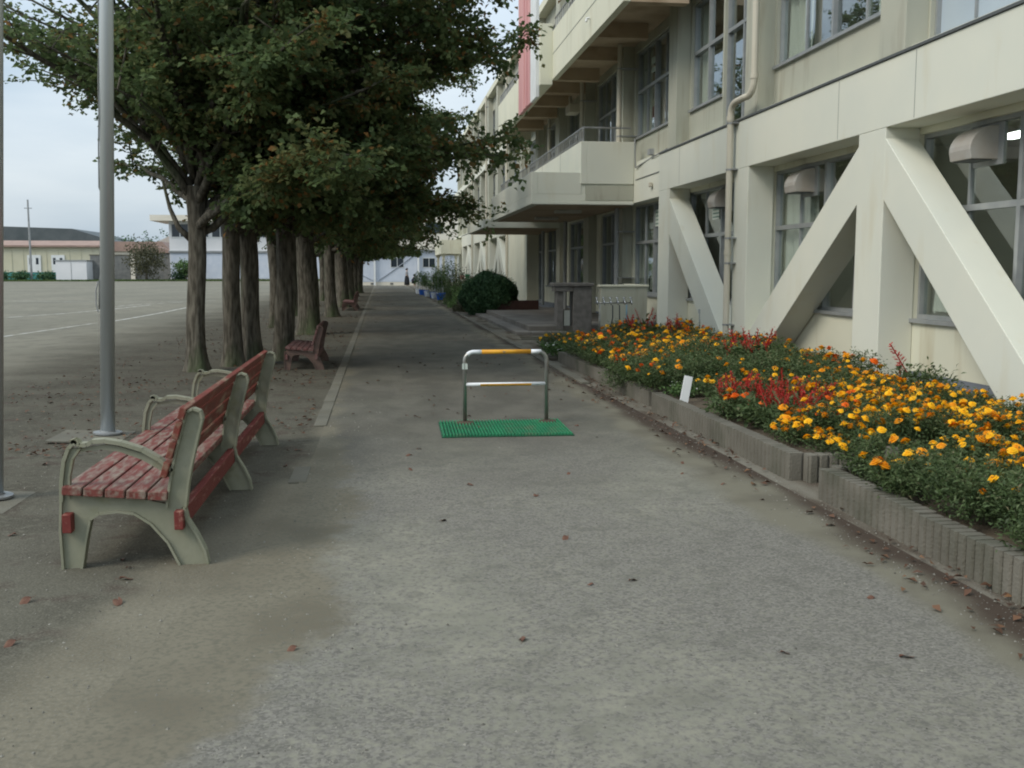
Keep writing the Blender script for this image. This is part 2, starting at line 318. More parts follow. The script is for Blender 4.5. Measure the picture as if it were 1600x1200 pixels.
def path_nodes():
    m = bpy.data.materials.new('path_asphalt'); m.use_nodes = True
    n, l = m.node_tree.nodes, m.node_tree.links
    b = n['Principled BSDF']; b.inputs['Roughness'].default_value = 0.92; b.inputs['Specular IOR Level'].default_value = 0.15
    tc = n.new('ShaderNodeTexCoord')
    sep = n.new('ShaderNodeSeparateXYZ'); l.new(tc.outputs['Object'], sep.inputs[0])
    def noise(sc, st=(1, 1, 1), d=6):
        mp = n.new('ShaderNodeMapping'); mp.inputs['Scale'].default_value = st; l.new(tc.outputs['Object'], mp.inputs[0])
        t = n.new('ShaderNodeTexNoise'); t.inputs['Scale'].default_value = sc; t.inputs['Detail'].default_value = d
        l.new(mp.outputs[0], t.inputs['Vector']); return t.outputs['Fac']
    def rng(s, a, bb, c=0.0, d=1.0):
        r = n.new('ShaderNodeMapRange'); r.inputs[1].default_value = a; r.inputs[2].default_value = bb
        r.inputs[3].default_value = c; r.inputs[4].default_value = d; r.clamp = True; r.interpolation_type = 'SMOOTHSTEP'
        l.new(s, r.inputs[0]); return r.outputs[0]
    def mth(op, a, bb):
        x = n.new('ShaderNodeMath'); x.operation = op; x.use_clamp = False
        for i, v in enumerate((a, bb)):
            if isinstance(v, (int, float)): x.inputs[i].default_value = v
            else: l.new(v, x.inputs[i])
        return x.outputs[0]
    def mix(f, a, bb):
        x = n.new('ShaderNodeMix'); x.data_type = 'RGBA'; l.new(f, x.inputs[0])
        for s, v in ((6, a), (7, bb)):
            if isinstance(v, tuple): x.inputs[s].default_value = (*v, 1)
            else: l.new(v, x.inputs[s])
        return x.outputs[2]
    X, Y = sep.outputs[0], sep.outputs[1]
    vor = n.new('ShaderNodeTexVoronoi'); vor.inputs['Scale'].default_value = 95
    l.new(tc.outputs['Object'], vor.inputs['Vector'])
    vs = n.new('ShaderNodeSeparateColor'); l.new(vor.outputs['Color'], vs.inputs[0])
    stone = mix(vs.outputs[0], (0.116, 0.111, 0.098), (0.214, 0.205, 0.178))
    dust_c = mix(rng(noise(3.0), 0.35, 0.65), (0.195, 0.192, 0.155), (0.235, 0.228, 0.182))
    # dust sits between the stones, more in some patches
    d_big = noise(0.55, (1, 0.6, 1), 5)
    d_fine = noise(38, (1, 0.8, 1), 4)
    f = mth('ADD', mth('MULTIPLY', d_big, 1.5), mth('MULTIPLY', d_fine, 1.3))
    far = rng(Y, 8, 20, 0, 0.10)
    c = mix(rng(mth('ADD', f, far), 1.22, 1.72), stone, dust_c)
    # brown dirt streaks washed over from under the trees further along
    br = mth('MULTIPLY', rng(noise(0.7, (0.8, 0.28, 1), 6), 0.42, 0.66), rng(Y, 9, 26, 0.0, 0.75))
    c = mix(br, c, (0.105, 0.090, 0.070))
    # surface turns a darker mottled brown from the barrier onwards
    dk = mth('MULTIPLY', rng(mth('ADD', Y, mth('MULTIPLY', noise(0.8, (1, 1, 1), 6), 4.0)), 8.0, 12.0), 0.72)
    dark_brown = mix(rng(noise(2.4, (1, 0.5, 1), 8), 0.38, 0.64), (0.070, 0.066, 0.053), (0.110, 0.103, 0.084))
    c = mix(dk, c, dark_brown)
    c = mix(mth('MULTIPLY', rng(noise(5.5, (1, 1, 1), 10), 0.50, 0.66), 0.30), c, (0.10, 0.098, 0.082))
    # sandy left edge, wider near the camera
    eb = mth('ADD', mth('MULTIPLY', mth('SUBTRACT', noise(9.0, (1, 1, 1), 8), 0.5), 0.30), mth('ADD', mth('SUBTRACT', X, mth('ADD', rng(Y, 2.8, 4.6, -0.62, -0.22), rng(Y, 6.0, 12.0, 0.0, -0.28))), mth('MULTIPLY', mth('SUBTRACT', noise(1.3, (1, 1, 1), 8), 0.5), 0.65)))
    sandc = sand_mix(noise, rng, mix)
    c = mix(rng(eb, -0.12, 0.10, 1, 0), c, sandc)
    # right edge: sandy then brown
    er = mth('ADD', mth('SUBTRACT', X, 2.30), mth('MULTIPLY', mth('SUBTRACT', noise(1.1, (1, 0.7, 1), 8), 0.5), 0.7))
    c = mix(rng(er, -0.12, 0.10), c, mix(rng(noise(2.0), 0.4, 0.66), (0.165, 0.155, 0.118), (0.125, 0.115, 0.088)))
    er2 = mth('ADD', mth('SUBTRACT', X, 2.52), mth('MULTIPLY', mth('SUBTRACT', noise(0.9, (1, 0.6, 1), 6), 0.5), 0.7))
    c = mix(mth('MULTIPLY', rng(er2, -0.08, 0.12), rng(er2, 0.22, 0.42, 1, 0.45)), c, (0.058, 0.043, 0.032))
    l.new(c, b.inputs['Base Color'])
    bp = n.new('ShaderNodeBump'); bp.inputs['Strength'].default_value = 0.6; bp.inputs['Distance'].default_value = 0.006
    l.new(vs.outputs[1], bp.inputs['Height'])
    bp2 = n.new('ShaderNodeBump'); bp2.inputs['Strength'].default_value = 0.25; bp2.inputs['Distance'].default_value = 0.02
    l.new(noise(3.5, (1, 1, 1), 6), bp2.inputs['Height']); l.new(bp.outputs[0], bp2.inputs['Normal'])
    l.new(bp2.outputs[0], b.inputs['Normal'])
    return m
M['ground'] = add_ground_nodes()
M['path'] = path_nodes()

# ------------------------------------------------------------------ mesh helpers
class MB:
    def __init__(s): s.v = []; s.f = []
    def add(s, vs, fs):
        o = len(s.v); s.v += [tuple(v) for v in vs]; s.f += [tuple(i + o for i in f) for f in fs]; return s
    def box(s, x0, x1, y0, y1, z0, z1, mtx=None):
        x0, x1 = sorted((x0, x1)); y0, y1 = sorted((y0, y1)); z0, z1 = sorted((z0, z1))
        vs = [(x0, y0, z0), (x1, y0, z0), (x1, y1, z0), (x0, y1, z0), (x0, y0, z1), (x1, y0, z1), (x1, y1, z1), (x0, y1, z1)]
        if mtx: vs = [mtx @ Vector(v) for v in vs]
        return s.add(vs, [(0, 3, 2, 1), (4, 5, 6, 7), (0, 1, 5, 4), (1, 2, 6, 5), (2, 3, 7, 6), (3, 0, 4, 7)])
    def prism(s, pts, axis, a, b):
        """pts: 2D polygon; axis 'x': (y,z) pts extruded x a..b; 'y': (x,z); 'z': (x,y)"""
        n = len(pts)
        def P(p, t): return {'x': (t, p[0], p[1]), 'y': (p[0], t, p[1]), 'z': (p[0], p[1], t)}[axis]
        vs = [P(p, a) for p in pts] + [P(p, b) for p in pts]
        fs = [tuple(range(n))[::-1], tuple(range(n, 2 * n))] + [(i, (i + 1) % n, n + (i + 1) % n, n + i) for i in range(n)]
        return s.add(vs, fs)
    def tube(s, pts, r, n=8, cap=True, sy=1.0):
        pts = [Vector(p) for p in pts]; k = len(pts)
        rs = r if isinstance(r, (list, tuple)) else [r] * k
        vs = []; ref = None
        for i, p in enumerate(pts):
            t = (pts[min(i + 1, k - 1)] - pts[max(i - 1, 0)]).normalized()
            if ref is None:
                ref = Vector((0, 0, 1)) if abs(t.z) < 0.9 else Vector((1, 0, 0))
            u = t.cross(ref).normalized(); w = u.cross(t).normalized(); ref = w
            for j in range(n):
                a = 2 * math.pi * j / n
                vs.append(p + (u * math.cos(a) + w * math.sin(a) * sy) * rs[i])
        fs = [(i * n + j, i * n + (j + 1) % n, (i + 1) * n + (j + 1) % n, (i + 1) * n + j) for i in range(k - 1) for j in range(n)]
        if cap: fs += [tuple(range(n))[::-1], tuple((k - 1) * n + j for j in range(n))]
        return s.add(vs, fs)
    def lathe(s, prof, n=16, c=(0, 0, 0)):
        vs = [(c[0] + r * math.cos(2 * math.pi * j / n), c[1] + r * math.sin(2 * math.pi * j / n), c[2] + z) for r, z in prof for j in range(n)]
        k = len(prof)
        fs = [(i * n + j, i * n + (j + 1) % n, (i + 1) * n + (j + 1) % n, (i + 1) * n + j) for i in range(k - 1) for j in range(n)]
        fs += [tuple(range(n))[::-1], tuple((k - 1) * n + j for j in range(n))]
        return s.add(vs, fs)
    def mesh(s, name):
        me = bpy.data.meshes.new(name); me.from_pydata(s.v, [], s.f); me.update(); return me
    def build(s, name, m, parent=None, smooth=False, bevel=0, loc=None):
        me = s.mesh(name); me.materials.append(m)
        if smooth: me.polygons.foreach_set('use_smooth', [True] * len(me.polygons))
        o = bpy.data.objects.new(name, me); col.objects.link(o)
        if parent: o.parent = parent
        if loc: o.location = loc
        if bevel:
            b = o.modifiers.new('bevel', 'BEVEL'); b.width = bevel; b.segments = 2; b.limit_method = 'ANGLE'
        return o

def tag(o, label=None, cat=None, group=None, kind=None):
    if label: o['label'] = label
    if cat: o['category'] = cat
    if group: o['group'] = group
    if kind: o['kind'] = kind
    return o
def empty(name, loc=(0, 0, 0), rz=0, label=None, cat=None, group=None):
    o = bpy.data.objects.new(name, None); col.objects.link(o)
    o.location = loc; o.rotation_euler = (0, 0, rz); o.empty_display_size = 0.1
    return tag(o, label, cat, group)
def link_mesh(name, me, parent=None, loc=(0, 0, 0), rot=(0, 0, 0), sc=(1, 1, 1)):
    o = bpy.data.objects.new(name, me); col.objects.link(o)
    o.location = loc; o.rotation_euler = rot; o.scale = sc
    if parent: o.parent = parent
    return o
def copy_tree(o, parent=None):
    c = o.copy(); col.objects.link(c)
    if parent: c.parent = parent
    for ch in list(o.children): copy_tree(ch, c)
    return c

def leaf_mesh(name, C, N, T, L, W, tint, m, bend=0.15):
    """C centres, N normals, T directions, L lengths, W widths: four-cornered leaves"""
    n = len(C)
    T = T / np.linalg.norm(T, axis=1, keepdims=True)
    N = N - (N * T).sum(1, keepdims=True) * T
    N = N / (np.linalg.norm(N, axis=1, keepdims=True) + 1e-9)
    S = np.cross(N, T)
    L = L[:, None]; W = W[:, None]
    v = np.empty((n, 4, 3), np.float32)
    v[:, 0] = C - T * L * 0.5
    v[:, 1] = C + S * W * 0.5 + N * L * bend
    v[:, 2] = C + T * L * 0.5 - N * L * bend * 0.6
    v[:, 3] = C - S * W * 0.5 + N * L * bend
    me = bpy.data.meshes.new(name)
    me.vertices.add(n * 4); me.vertices.foreach_set('co', v.reshape(-1))
    me.loops.add(n * 4); me.loops.foreach_set('vertex_index', np.arange(n * 4, dtype=np.int32))
    me.polygons.add(n); me.polygons.foreach_set('loop_start', np.arange(0, n * 4, 4, dtype=np.int32))
    me.update(calc_edges=True)
    a = me.color_attributes.new('tint', 'FLOAT_COLOR', 'POINT')
    t4 = np.repeat(tint, 4)
    cc = np.ones((n * 4, 4), np.float32); cc[:, 0] = cc[:, 1] = cc[:, 2] = t4
    a.data.foreach_set('color', cc.reshape(-1))
    me.materials.append(m)
    return me

# ------------------------------------------------------------------ ground, path, kerbs
g = MB(); g.add([(-700, -200, 0), (700, -200, 0), (700, 900, 0), (-700, 900, 0)], [(0, 1, 2, 3)])
tag(g.build('ground', M['ground']), kind='structure')
pm = MB()
left = [(-1.2, -6), (-1.1, 1.5), (-1.0, 3.56), (-0.93, 4.15), (-0.84, 4.8), (-0.70, 5.7), (-0.60, 7.0), (-0.56, 8.5), (-0.55, 100.5)]
pm.add([(x, y, 0.008) for x, y in left] + [(2.65, 100.5, 0.008), (2.65, 13, 0.008), (2.75, 8, 0.008), (2.74, -6, 0.008)], [tuple(range(len(left) + 4))[::-1]])
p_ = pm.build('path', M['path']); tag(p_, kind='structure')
p_.data.flip_normals() if p_.data.polygons[0].normal.z < 0 else None
kb = MB(); rr = random.Random(3)
kb.box(-0.67, -0.545, 7.25, 7.83, -0.1, 0.012)
y = 9.9
while y < 100:
    kb.box(-0.66 + rr.uniform(-.004, .004), -0.54, y, y + 0.593, -0.1, 0.018 + rr.uniform(-.004, .003)); y += 0.6
y = 13.2
while y < 34.2:
    kb.box(2.60, 2.72 + rr.uniform(-.004, .004), y, y + 0.593, -0.1, 0.035 + rr.uniform(-.004, .003)); y += 0.6
tag(kb.build('kerb', M['kerb'], bevel=0.006), kind='structure')
# chalk lines of the sports field
def line_strip(pts, w, name='field_marking'):
    b = MB(); vs = []
    for i, p in enumerate(pts):
        a = Vector(pts[max(i - 1, 0)]); c = Vector(pts[min(i + 1, len(pts) - 1)]); t = (c - a).normalized(); nrm = Vector((-t.y, t.x))
        vs += [(p[0] + nrm.x * w / 2, p[1] + nrm.y * w / 2, 0.004), (p[0] - nrm.x * w / 2, p[1] - nrm.y * w / 2, 0.004)]
    fs = [(2 * i, 2 * i + 1, 2 * i + 3, 2 * i + 2) for i in range(len(pts) - 1)]
    b.add(vs, fs); tag(b.build(name, M['chalk']), kind='structure')
line_strip([(-9.6, 18), (-8.9, 22), (-8.5, 24.5), (-8.3, 27.3), (-8.05, 30.4)], 0.09)
line_strip([(-7.9, 30.8), (-7.78, 33), (-7.7, 37), (-7.75, 43)], 0.12)
line_strip([(-14.5, 30), (-11.9, 34), (-10.9, 37.3), (-10.3, 41), (-9.9, 46)], 0.12)
line_strip([(-18.6, 53), (-14.5, 51), (-11.2, 50.3), (-8.0, 52)], 0.14)
line_strip([(-10.9, 44), (-10.5, 47), (-9.3, 50)], 0.12)

# ------------------------------------------------------------------ school building
XF, XW, XG = 6.10, 6.55, 6.66           # retrofit frame front, wall face, window plane
bld = empty('school_building', (6.5, 30, 0), 0, 'long three storey cream concrete school building with diagonal braces, beside the flower bed', 'building')
def B(mb, name, m, **k):
    o = mb.build(name, M[m] if isinstance(m, str) else m, **k); o.parent = bld
    o.matrix_parent_inverse = Matrix.Translation((-6.5, -30, 0)); return o

def wall_panel(mb, x0, x1, ya, yb, za, zb, holes):
    """slab from x0 (outer) to x1 with rectangular holes (y0,y1,z0,z1); clean faces only"""
    ys = sorted({ya, yb} | {min(max(h[i], ya), yb) for h in holes for i in (0, 1)})
    zs = sorted({za, zb} | {min(max(h[i], za), zb) for h in holes for i in (2, 3)})
    def solid(i, j):
        if i < 0 or j < 0 or i >= len(ys) - 1 or j >= len(zs) - 1: return False
        cy, cz = (ys[i] + ys[i + 1]) / 2, (zs[j] + zs[j + 1]) / 2
        return not any(h[0] < cy < h[1] and h[2] < cz < h[3] for h in holes)
    for i in range(len(ys) - 1):
        for j in range(len(zs) - 1):
            if not solid(i, j): continue
            a, b, c, d = ys[i], ys[i + 1], zs[j], zs[j + 1]
            mb.add([(x0, a, c), (x0, b, c), (x0, b, d), (x0, a, d)], [(0, 3, 2, 1)])
            mb.add([(x1, a, c), (x1, b, c), (x1, b, d), (x1, a, d)], [(0, 1, 2, 3)])
            if not solid(i - 1, j): mb.add([(x0, a, c), (x1, a, c), (x1, a, d), (x0, a, d)], [(0, 1, 2, 3)])
            if not solid(i + 1, j): mb.add([(x0, b, c), (x1, b, c), (x1, b, d), (x0, b, d)], [(0, 3, 2, 1)])
            if not solid(i, j - 1): mb.add([(x0, a, c), (x1, a, c), (x1, b, c), (x0, b, c)], [(0, 3, 2, 1)])
            if not solid(i, j + 1): mb.add([(x0, a, d), (x1, a, d), (x1, b, d), (x0, b, d)], [(0, 1, 2, 3)])

rw = random.Random(11)
def window(y0, y1, z0, z1, zt, mull=None, curtain=None, frosted=False, sill=True, x=XG):
    """aluminium window: frame > pane, curtain.  zt = transom height, mull = vertical member positions"""
    f = MB(); e = 0.045; d = 0.05
    mull = mull or [y0 + (y1 - y0) * k / 4 for k in (1, 2, 3)]
    f.box(x - .05, x + d, y0, y0 + e, z0, z1); f.box(x - .05, x + d, y1 - e, y1, z0, z1)
    f.box(x - .052, x + d, y0 + e, y1 - e, z0, z0 + .055); f.box(x - .052, x + d, y0 + e, y1 - e, z1 - .05, z1)
    if zt: f.box(x - .056, x + d, y0 + e, y1 - e, zt - .035, zt + .035)
    for k, yy in enumerate(mull):
        w = .032 if k == len(mull) // 2 else .02
        f.box(x - (.06 if w > .03 else .03), x + d - .004, yy - w, yy + w, z0 + .055, (zt - .035) if zt else z1 - .05)
        if zt: f.box(x - (.06 if w > .03 else .03), x + d - .004, yy - w, yy + w, zt + .035, z1 - .05)
    if sill: f.box(XW - .05, x - .05, y0 - .03, y1 + .03, z0 - .045, z0 + .004)
    o = B(f, 'window', 'alu')
    p = MB()
    ys = [y0 + e] + list(mull) + [y1 - e]
    for k in range(len(ys) - 1):
        off = .008 if k % 2 else -.004
        for (a, b) in (((z0 + .05, zt - .03), (zt + .03, z1 - .045)) if zt else ((z0 + .05, z1 - .045),)):
            p.box(x + off - .002, x + off + .002, ys[k], ys[k + 1], a, b)
    po = p.build('pane', M['frosted'] if frosted else M['glass'], o)
    if curtain:
        for (ca, cb, cz0, cz1) in curtain:
            c = MB()
            n = max(6, int((cb - ca) / 0.05)); amp = 0.035
            pts = [(ca + (cb - ca) * i / n) for i in range(n + 1)]
            ph = rw.uniform(0, 6)
            vs = []
            for zz, tw in ((cz1, 0.7), ((cz0 + cz1) / 2, 1.0), (cz0, 1.5)):
                for i, yy in enumerate(pts):
                    vs.append((x + .12 + amp * tw * math.sin(i * 1.15 + ph) + 0.02 * math.sin(i * 0.31 + zz), yy + 0.03 * tw * math.sin(zz * 3 + i * .4), zz + (0.05 * math.sin(i * .35 + ph) if zz == cz0 else 0)))
            k = n + 1
            c.add(vs, [(r * k + i, r * k + i + 1, (r + 1) * k + i + 1, (r + 1) * k + i) for r in range(2) for i in range(n)])
            c.build('curtain', M['curtain'], o, smooth=True)
    return o

BAY = 4.73
holes1, holes2, holes3 = [], [], []
wins = []     # (floor, y0, y1, z0, z1, zt, mull, curtain, frosted)
# ground floor bays near camera
for (a, b, cur) in ((-6.6, -2.7, None), (-1.9, 2.1, None), (2.9, 6.9, None), (8.1, 12.02, [(11.15, 11.95, 0.95, 2.12)]),
                    (12.85, 16.76, [(15.4, 16.65, 0.95, 3.0)]), (17.5, 21.6, None), (22.7, 26.38, [(25.4, 26.3, .95, 3.1), (23.9, 24.2, .95, 3.1)])):
    holes1.append((a, b, 0.9, 3.14)); wins.append((a, b, 0.9, 3.14, 2.2, None, cur, False))
for (a, b, z0) in ((27.9, 30.4, 0.9), (33.0, 35.6, 0.22), (37.9, 40.4, 0.9), (41.4, 42.95, 0.22)):
    holes1.append((a, b, z0, 3.12)); wins.append((a, b, z0, 3.12, 2.25, [(a + b) / 2], [(a + .1, a + .7, z0 + .1, 3.0)] if z0 > .5 else None, False))
yy = 49.6
while yy < 77:
    holes1.append((yy + .1, yy + 3.9, 0.9, 3.14)); wins.append((yy + .1, yy + 3.9, 0.9, 3.14, 2.2, None, None, False)); yy += BAY
# upper floors
up = [(-6.6, -2.7), (-1.9, 2.1), (2.9, 6.9), (12.72, 16.78), (19.5, 21.52), (22.9, 26.3), (27.6, 31.1), (32.4, 35.9), (37.1, 40.7), (41.9, 45.5)]
yy = 49.7
while yy < 84: up.append((yy, yy + 3.7)); yy += BAY
for (a, b) in up:
    cur = None
    if abs(a - 12.72) < .1: cur = [(15.9, 16.7, 4.9, 6.9), (12.8, 13.6, 4.9, 6.9)]
    if abs(a - 19.5) < .1: cur = [(20.9, 21.4, 4.9, 6.95)]
    if abs(a - 22.9) < .1: cur = [(25.5, 26.2, 4.9, 6.95)]
    if rw.random() < .3 and a > 30: cur = [(a + .1, a + 1.1, 4.9, 6.9)]
    z0 = 4.85
    holes2.append((a, b, z0, 7.0)); wins.append((a, b, z0, 7.0, 6.0, None if b - a > 3 else [(a + b) / 2], cur, False))
    holes3.append((a, b, 8.45, 10.6)); wins.append((a, b, 8.45, 10.6, 9.6, None if b - a > 3 else [(a + b) / 2], None, False))
holes2.append((17.6, 19.42, 4.16, 7.0)); wins.append((17.6, 19.42, 4.16, 7.0, 6.0, [18.5], None, False))
holes3.append((17.6, 19.42, 7.8, 10.6)); wins.append((17.6, 19.42, 7.8, 10.6, 9.6, [18.5], None, False))
holes2.append((8.0, 11.9, 4.12, 7.0)); holes3.append((8.0, 11.9, 8.45, 10.6))
wins.append((8.0, 11.9, 4.12, 7.0, 6.3, [9.3, 10.2, 11.08], None, True)); wins.append((8.0, 11.9, 8.45, 10.6, 9.6, None, None, False))

w1 = MB(); wall_panel(w1, XW, XW + .2, -7, 88, 0.25, 3.95, holes1)
B(w1, 'wall', 'wall')
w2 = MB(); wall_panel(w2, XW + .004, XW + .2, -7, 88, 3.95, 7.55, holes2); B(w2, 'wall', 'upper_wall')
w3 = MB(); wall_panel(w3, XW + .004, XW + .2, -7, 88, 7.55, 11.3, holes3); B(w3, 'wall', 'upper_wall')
wr = MB()
wr.box(XW + .2, 16, -7, -6.8, 0, 11.3); wr.box(XW + .2, 16, 87.8, 88, 0, 11.3); wr.box(15.8, 16, -6.8, 87.8, 0, 11.3)
B(wr, 'wall', 'wall')
bd = MB(); bd.box(XW - .012, XW + .2, -7, 88, 0, 0.248); B(bd, 'base_band', 'band')
rf = MB(); rf.box(XW - .35, 16.3, -7.3, 88.3, 11.302, 11.6); B(rf, 'roof', 'wall')
for a in wins: window(*a)
inn = MB()
for z in (0.05, 3.62, 7.22): inn.box(XW + .21, 15.7, -6.7, 87.7, z, z + .12)
inn.box(13.2, 13.35, -6.7, 87.7, 0.17, 3.61); inn.box(13.2, 13.35, -6.7, 87.7, 3.75, 7.21); inn.box(13.2, 13.35, -6.7, 87.7, 7.35, 11.2)
yy = -2.3
while yy < 86:
    for z in (0.17, 3.75, 7.35): inn.box(XW + .22, 13.19, yy, yy + .14, z, z + 3.43)
    yy += BAY * 2
B(inn, 'interior', 'interior')
# lit fluorescent lamps inside ground floor room
for (lx, ly, lz) in ((8.6, 9.2, 3.3), (8.6, 12.9, 3.3), (10.8, 10.6, 3.3)):
    q = MB(); q.box(lx - .12, lx + .12, ly - .6, ly + .6, lz, lz + .05); B(q, 'ceiling_lamp', 'lamp')

# pilasters on the upper floors and in the entrance range
pl = MB()
py = [(-2.6, -2.0), (2.2, 2.8), (7.25, 7.9), (11.94, 12.6), (16.84, 17.45), (21.62, 22.25), (26.5, 27.3), (31.4, 32.1), (36.1, 36.9), (41.0, 41.7)]
yy = 45.8
while yy < 87: py.append((yy, yy + .6)); yy += BAY
for a, b in py:
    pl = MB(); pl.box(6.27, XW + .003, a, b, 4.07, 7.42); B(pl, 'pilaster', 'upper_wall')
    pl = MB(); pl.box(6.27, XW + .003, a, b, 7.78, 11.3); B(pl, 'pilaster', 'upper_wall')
for a, b in ((26.5, 27.3), (31.0, 31.8), (36.1, 36.9)):
    pl = MB(); pl.box(6.3, XW - .002, a, b, 0.2, 3.6); B(pl, 'pilaster', 'upper_wall')
# spandrel edge below upper wall (paler strip) and 3rd floor band
sp = MB(); sp.box(6.34, XW + .002, -7, 25.25, 4.062, 4.17); sp.box(6.25, XW + .002, 43.1, 88, 4.06, 4.17)
sp.box(6.2, XW + .002, -7, 88, 7.42, 7.78)
B(sp, 'wall_band', 'frame_wall')

# retrofit frame: columns, beam and diagonal braces
def frame_part(y_from, y_to, cols, braces):
    c = MB(); c.box(XF, XW - .004, y_from, y_to, 3.22, 4.02)
    B(c, 'beam', 'frame_wall', bevel=0.008)
    for a, b in cols:
        k = MB(); k.box(XF + .001, XW - .004, a, b, 0.0, 3.219); B(k, 'column', 'frame_wall', bevel=0.008)
    for (yt, zt, yb_, zb) in braces:          # centre line top/bottom
        v = 0.37
        k = MB(); k.prism([(yt, zt + v), (yb_, zb + v), (yb_, zb - v), (yt, zt - v)], 'x', XF + .003, XW - .02)
        B(k, 'brace', 'frame_wall', bevel=0.008)
    fl = MB(); fl.box(XF - .02, XW - .02, y_from, y_to + .01, 4.024, 4.056); B(fl, 'flashing', 'flashing')
cols = [(-2.3, -1.6), (2.5, 3.2), (7.3, 8.0), (12.01, 12.72), (16.72, 17.42), (21.45, 22.3)]
frame_part(-2.3, 22.3, cols, [(21.9, 2.98, 17.3, -0.62 + .1), (12.55, 2.82, 16.95, -0.18), (12.2, 2.88, 7.9, -0.86 + .1), (2.9, 2.9, 7.4, -0.3), (2.7, 2.9, -1.7, -.6)])
far_cols = [(48.7 + BAY * i, 49.5 + BAY * i) for i in range(7)]
fb = []
for i in range(6):
    a = 48.7 + BAY * i
    fb.append((a + BAY + .3, 3.0, a + .3, -0.5) if i % 2 == 0 else (a + .3, 2.9, a + BAY + .3, -0.5))
frame_part(48.7, 78.0, far_cols, fb)
sg = MB(); sg.box(XF + .002, XW - .003, 43.0, 48.68, 0, 4.02); sg.box(XF - .02, XW - .03, 43, 48.68, 4.024, 4.056)
B(sg, 'wall', 'wall')
# panel joints in the frame (thin recessed dark seams)
sj = MB()
for y_ in (11.35, 13.35, 17.42, 20.75): sj.box(XF - .0015, XF + .01, y_ - .004, y_ + .004, 3.24, 4.0)
B(sj, 'seam', 'flashing')
wl_ = MB(); wl_.box(6.28, XW - .002, 22.32, 26.45, 3.16, 4.05); B(wl_, 'beam', 'frame_wall')
ls = MB(); ls.box(6.268, 6.29, 22.35, 25.1, 3.70, 3.72); B(ls, 'seam', 'flashing')

# entrance canopy, second-floor balcony, third-floor balcony
cn = MB(); cn.box(3.71, 6.28, 25.30, 34.6, 3.20, 3.36)
cn.box(3.71, 3.86, 25.30, 34.6, 3.36, 3.90); cn.box(3.86, 4.95, 25.30, 25.45, 3.36, 3.90); cn.box(3.86, 4.95, 34.45, 34.6, 3.36, 3.90)
cn.box(3.69, 6.28, 25.28, 34.62, 3.115, 3.197)
cn.box(4.95, 6.27, 25.31, 25.5, 3.36, 3.63)
B(cn, 'canopy', 'frame_wall', bevel=0.01)
cs = MB(); cs.box(3.9, 6.27, 25.5, 34.4, 3.10, 3.113); B(cs, 'soffit', 'soffit')
cc = MB(); cc.box(5.05, 6.27, 25.285, 25.309, 3.22, 3.58); B(cc, 'panel', 'upper_wall')
lo = MB(); lo.box(3.6, 6.5, 36.2, 42.9, 2.98, 3.28); B(lo, 'canopy', 'frame_wall', bevel=0.01)
ls2 = MB(); ls2.box(3.75, 6.5, 36.4, 42.8, 2.965, 2.978); B(ls2, 'soffit', 'soffit')
b2 = MB(); b2.box(4.93, 5.08, 25.27, 43.0, 3.62, 4.65); b2.box(5.08, 6.27, 25.27, 25.41, 3.62, 4.65); b2.box(5.08, 6.54, 25.42, 43.0, 3.66, 3.78)
b2.box(5.08, 6.27, 42.86, 43.0, 3.79, 4.65)
B(b2, 'balcony', 'frame_wall', bevel=0.008)
bs = MB()
for y_ in (28.2, 31.4, 34.6, 37.8): bs.box(4.926, 4.94, y_ - .006, y_ + .006, 3.7, 4.63)
B(bs, 'seam', 'flashing')
def railing(x, y0, y1, z0, z1, xr=None):
    r = MB(); r.tube([(x, y0, z1), (x, y1, z1)], .024, 8)
    r.tube([(x, y0, z0 + .08), (x, y1, z0 + .08)], .012, 6)
    n = int((y1 - y0) / 0.3)
    for i in range(n + 1):
        y_ = y0 + (y1 - y0) * i / n; r.tube([(x, y_, z0), (x, y_, z1)], .013 if i % 3 else .02, 6)
    if xr: r.tube([(x, y0, z1), (xr, y0, z1)], .024, 8); [r.tube([(x + (xr - x) * k / 3, y0, z0), (x + (xr - x) * k / 3, y0, z1)], .013, 6) for k in (1, 2)]
    B(r, 'railing', 'alu_dark')
railing(5.0, 25.34, 42.9, 4.65, 4.99, 6.2)
b3 = MB()
b3.box(4.90, 5.05, 20.8, 29.5, 6.86, 8.2); b3.box(5.05, 6.26, 20.8, 20.95, 7.26, 8.2)
b3.box(4.90, 5.05, 33.4, 43.0, 6.86, 8.2); b3.box(5.05, 6.26, 42.85, 43.0, 6.86, 8.2)
b3.box(4.55, 4.90, 29.4, 33.45, 6.72, 8.4)
B(b3, 'balcony', 'wall', bevel=0.008)
s3 = MB(); s3.box(5.052, 6.54, 20.8, 42.84, 7.2, 7.258)
for y_ in (20.8, 24.0, 26.6, 29.4, 31.5, 34, 36.5, 39.5): s3.box(5.055, 6.26, y_ + .003, y_ + .28, 6.86, 7.199)
B(s3, 'soffit', 'soffit')
railing(4.98, 20.9, 29.4, 8.2, 8.55, 6.2); railing(4.98, 33.5, 42.9, 8.2, 8.55)
sb = MB(); sb.box(4.893, 4.91, 20.82, 29.38, 7.55, 7.56); B(sb, 'seam', 'flashing')
pk = MB(); pk.box(4.45, 4.549, 30.75, 33.3, 6.42, 11.6)
for y_ in (31.3, 31.9): pk.box(4.43, 4.45, y_, y_ + .3, 6.43, 11.5)
B(pk, 'pink_panel', 'pink')
wp = MB(); wp.box(4.46, 4.549, 29.62, 30.74, 6.42, 11.6); B(wp, 'white_panel', 'white_paint')
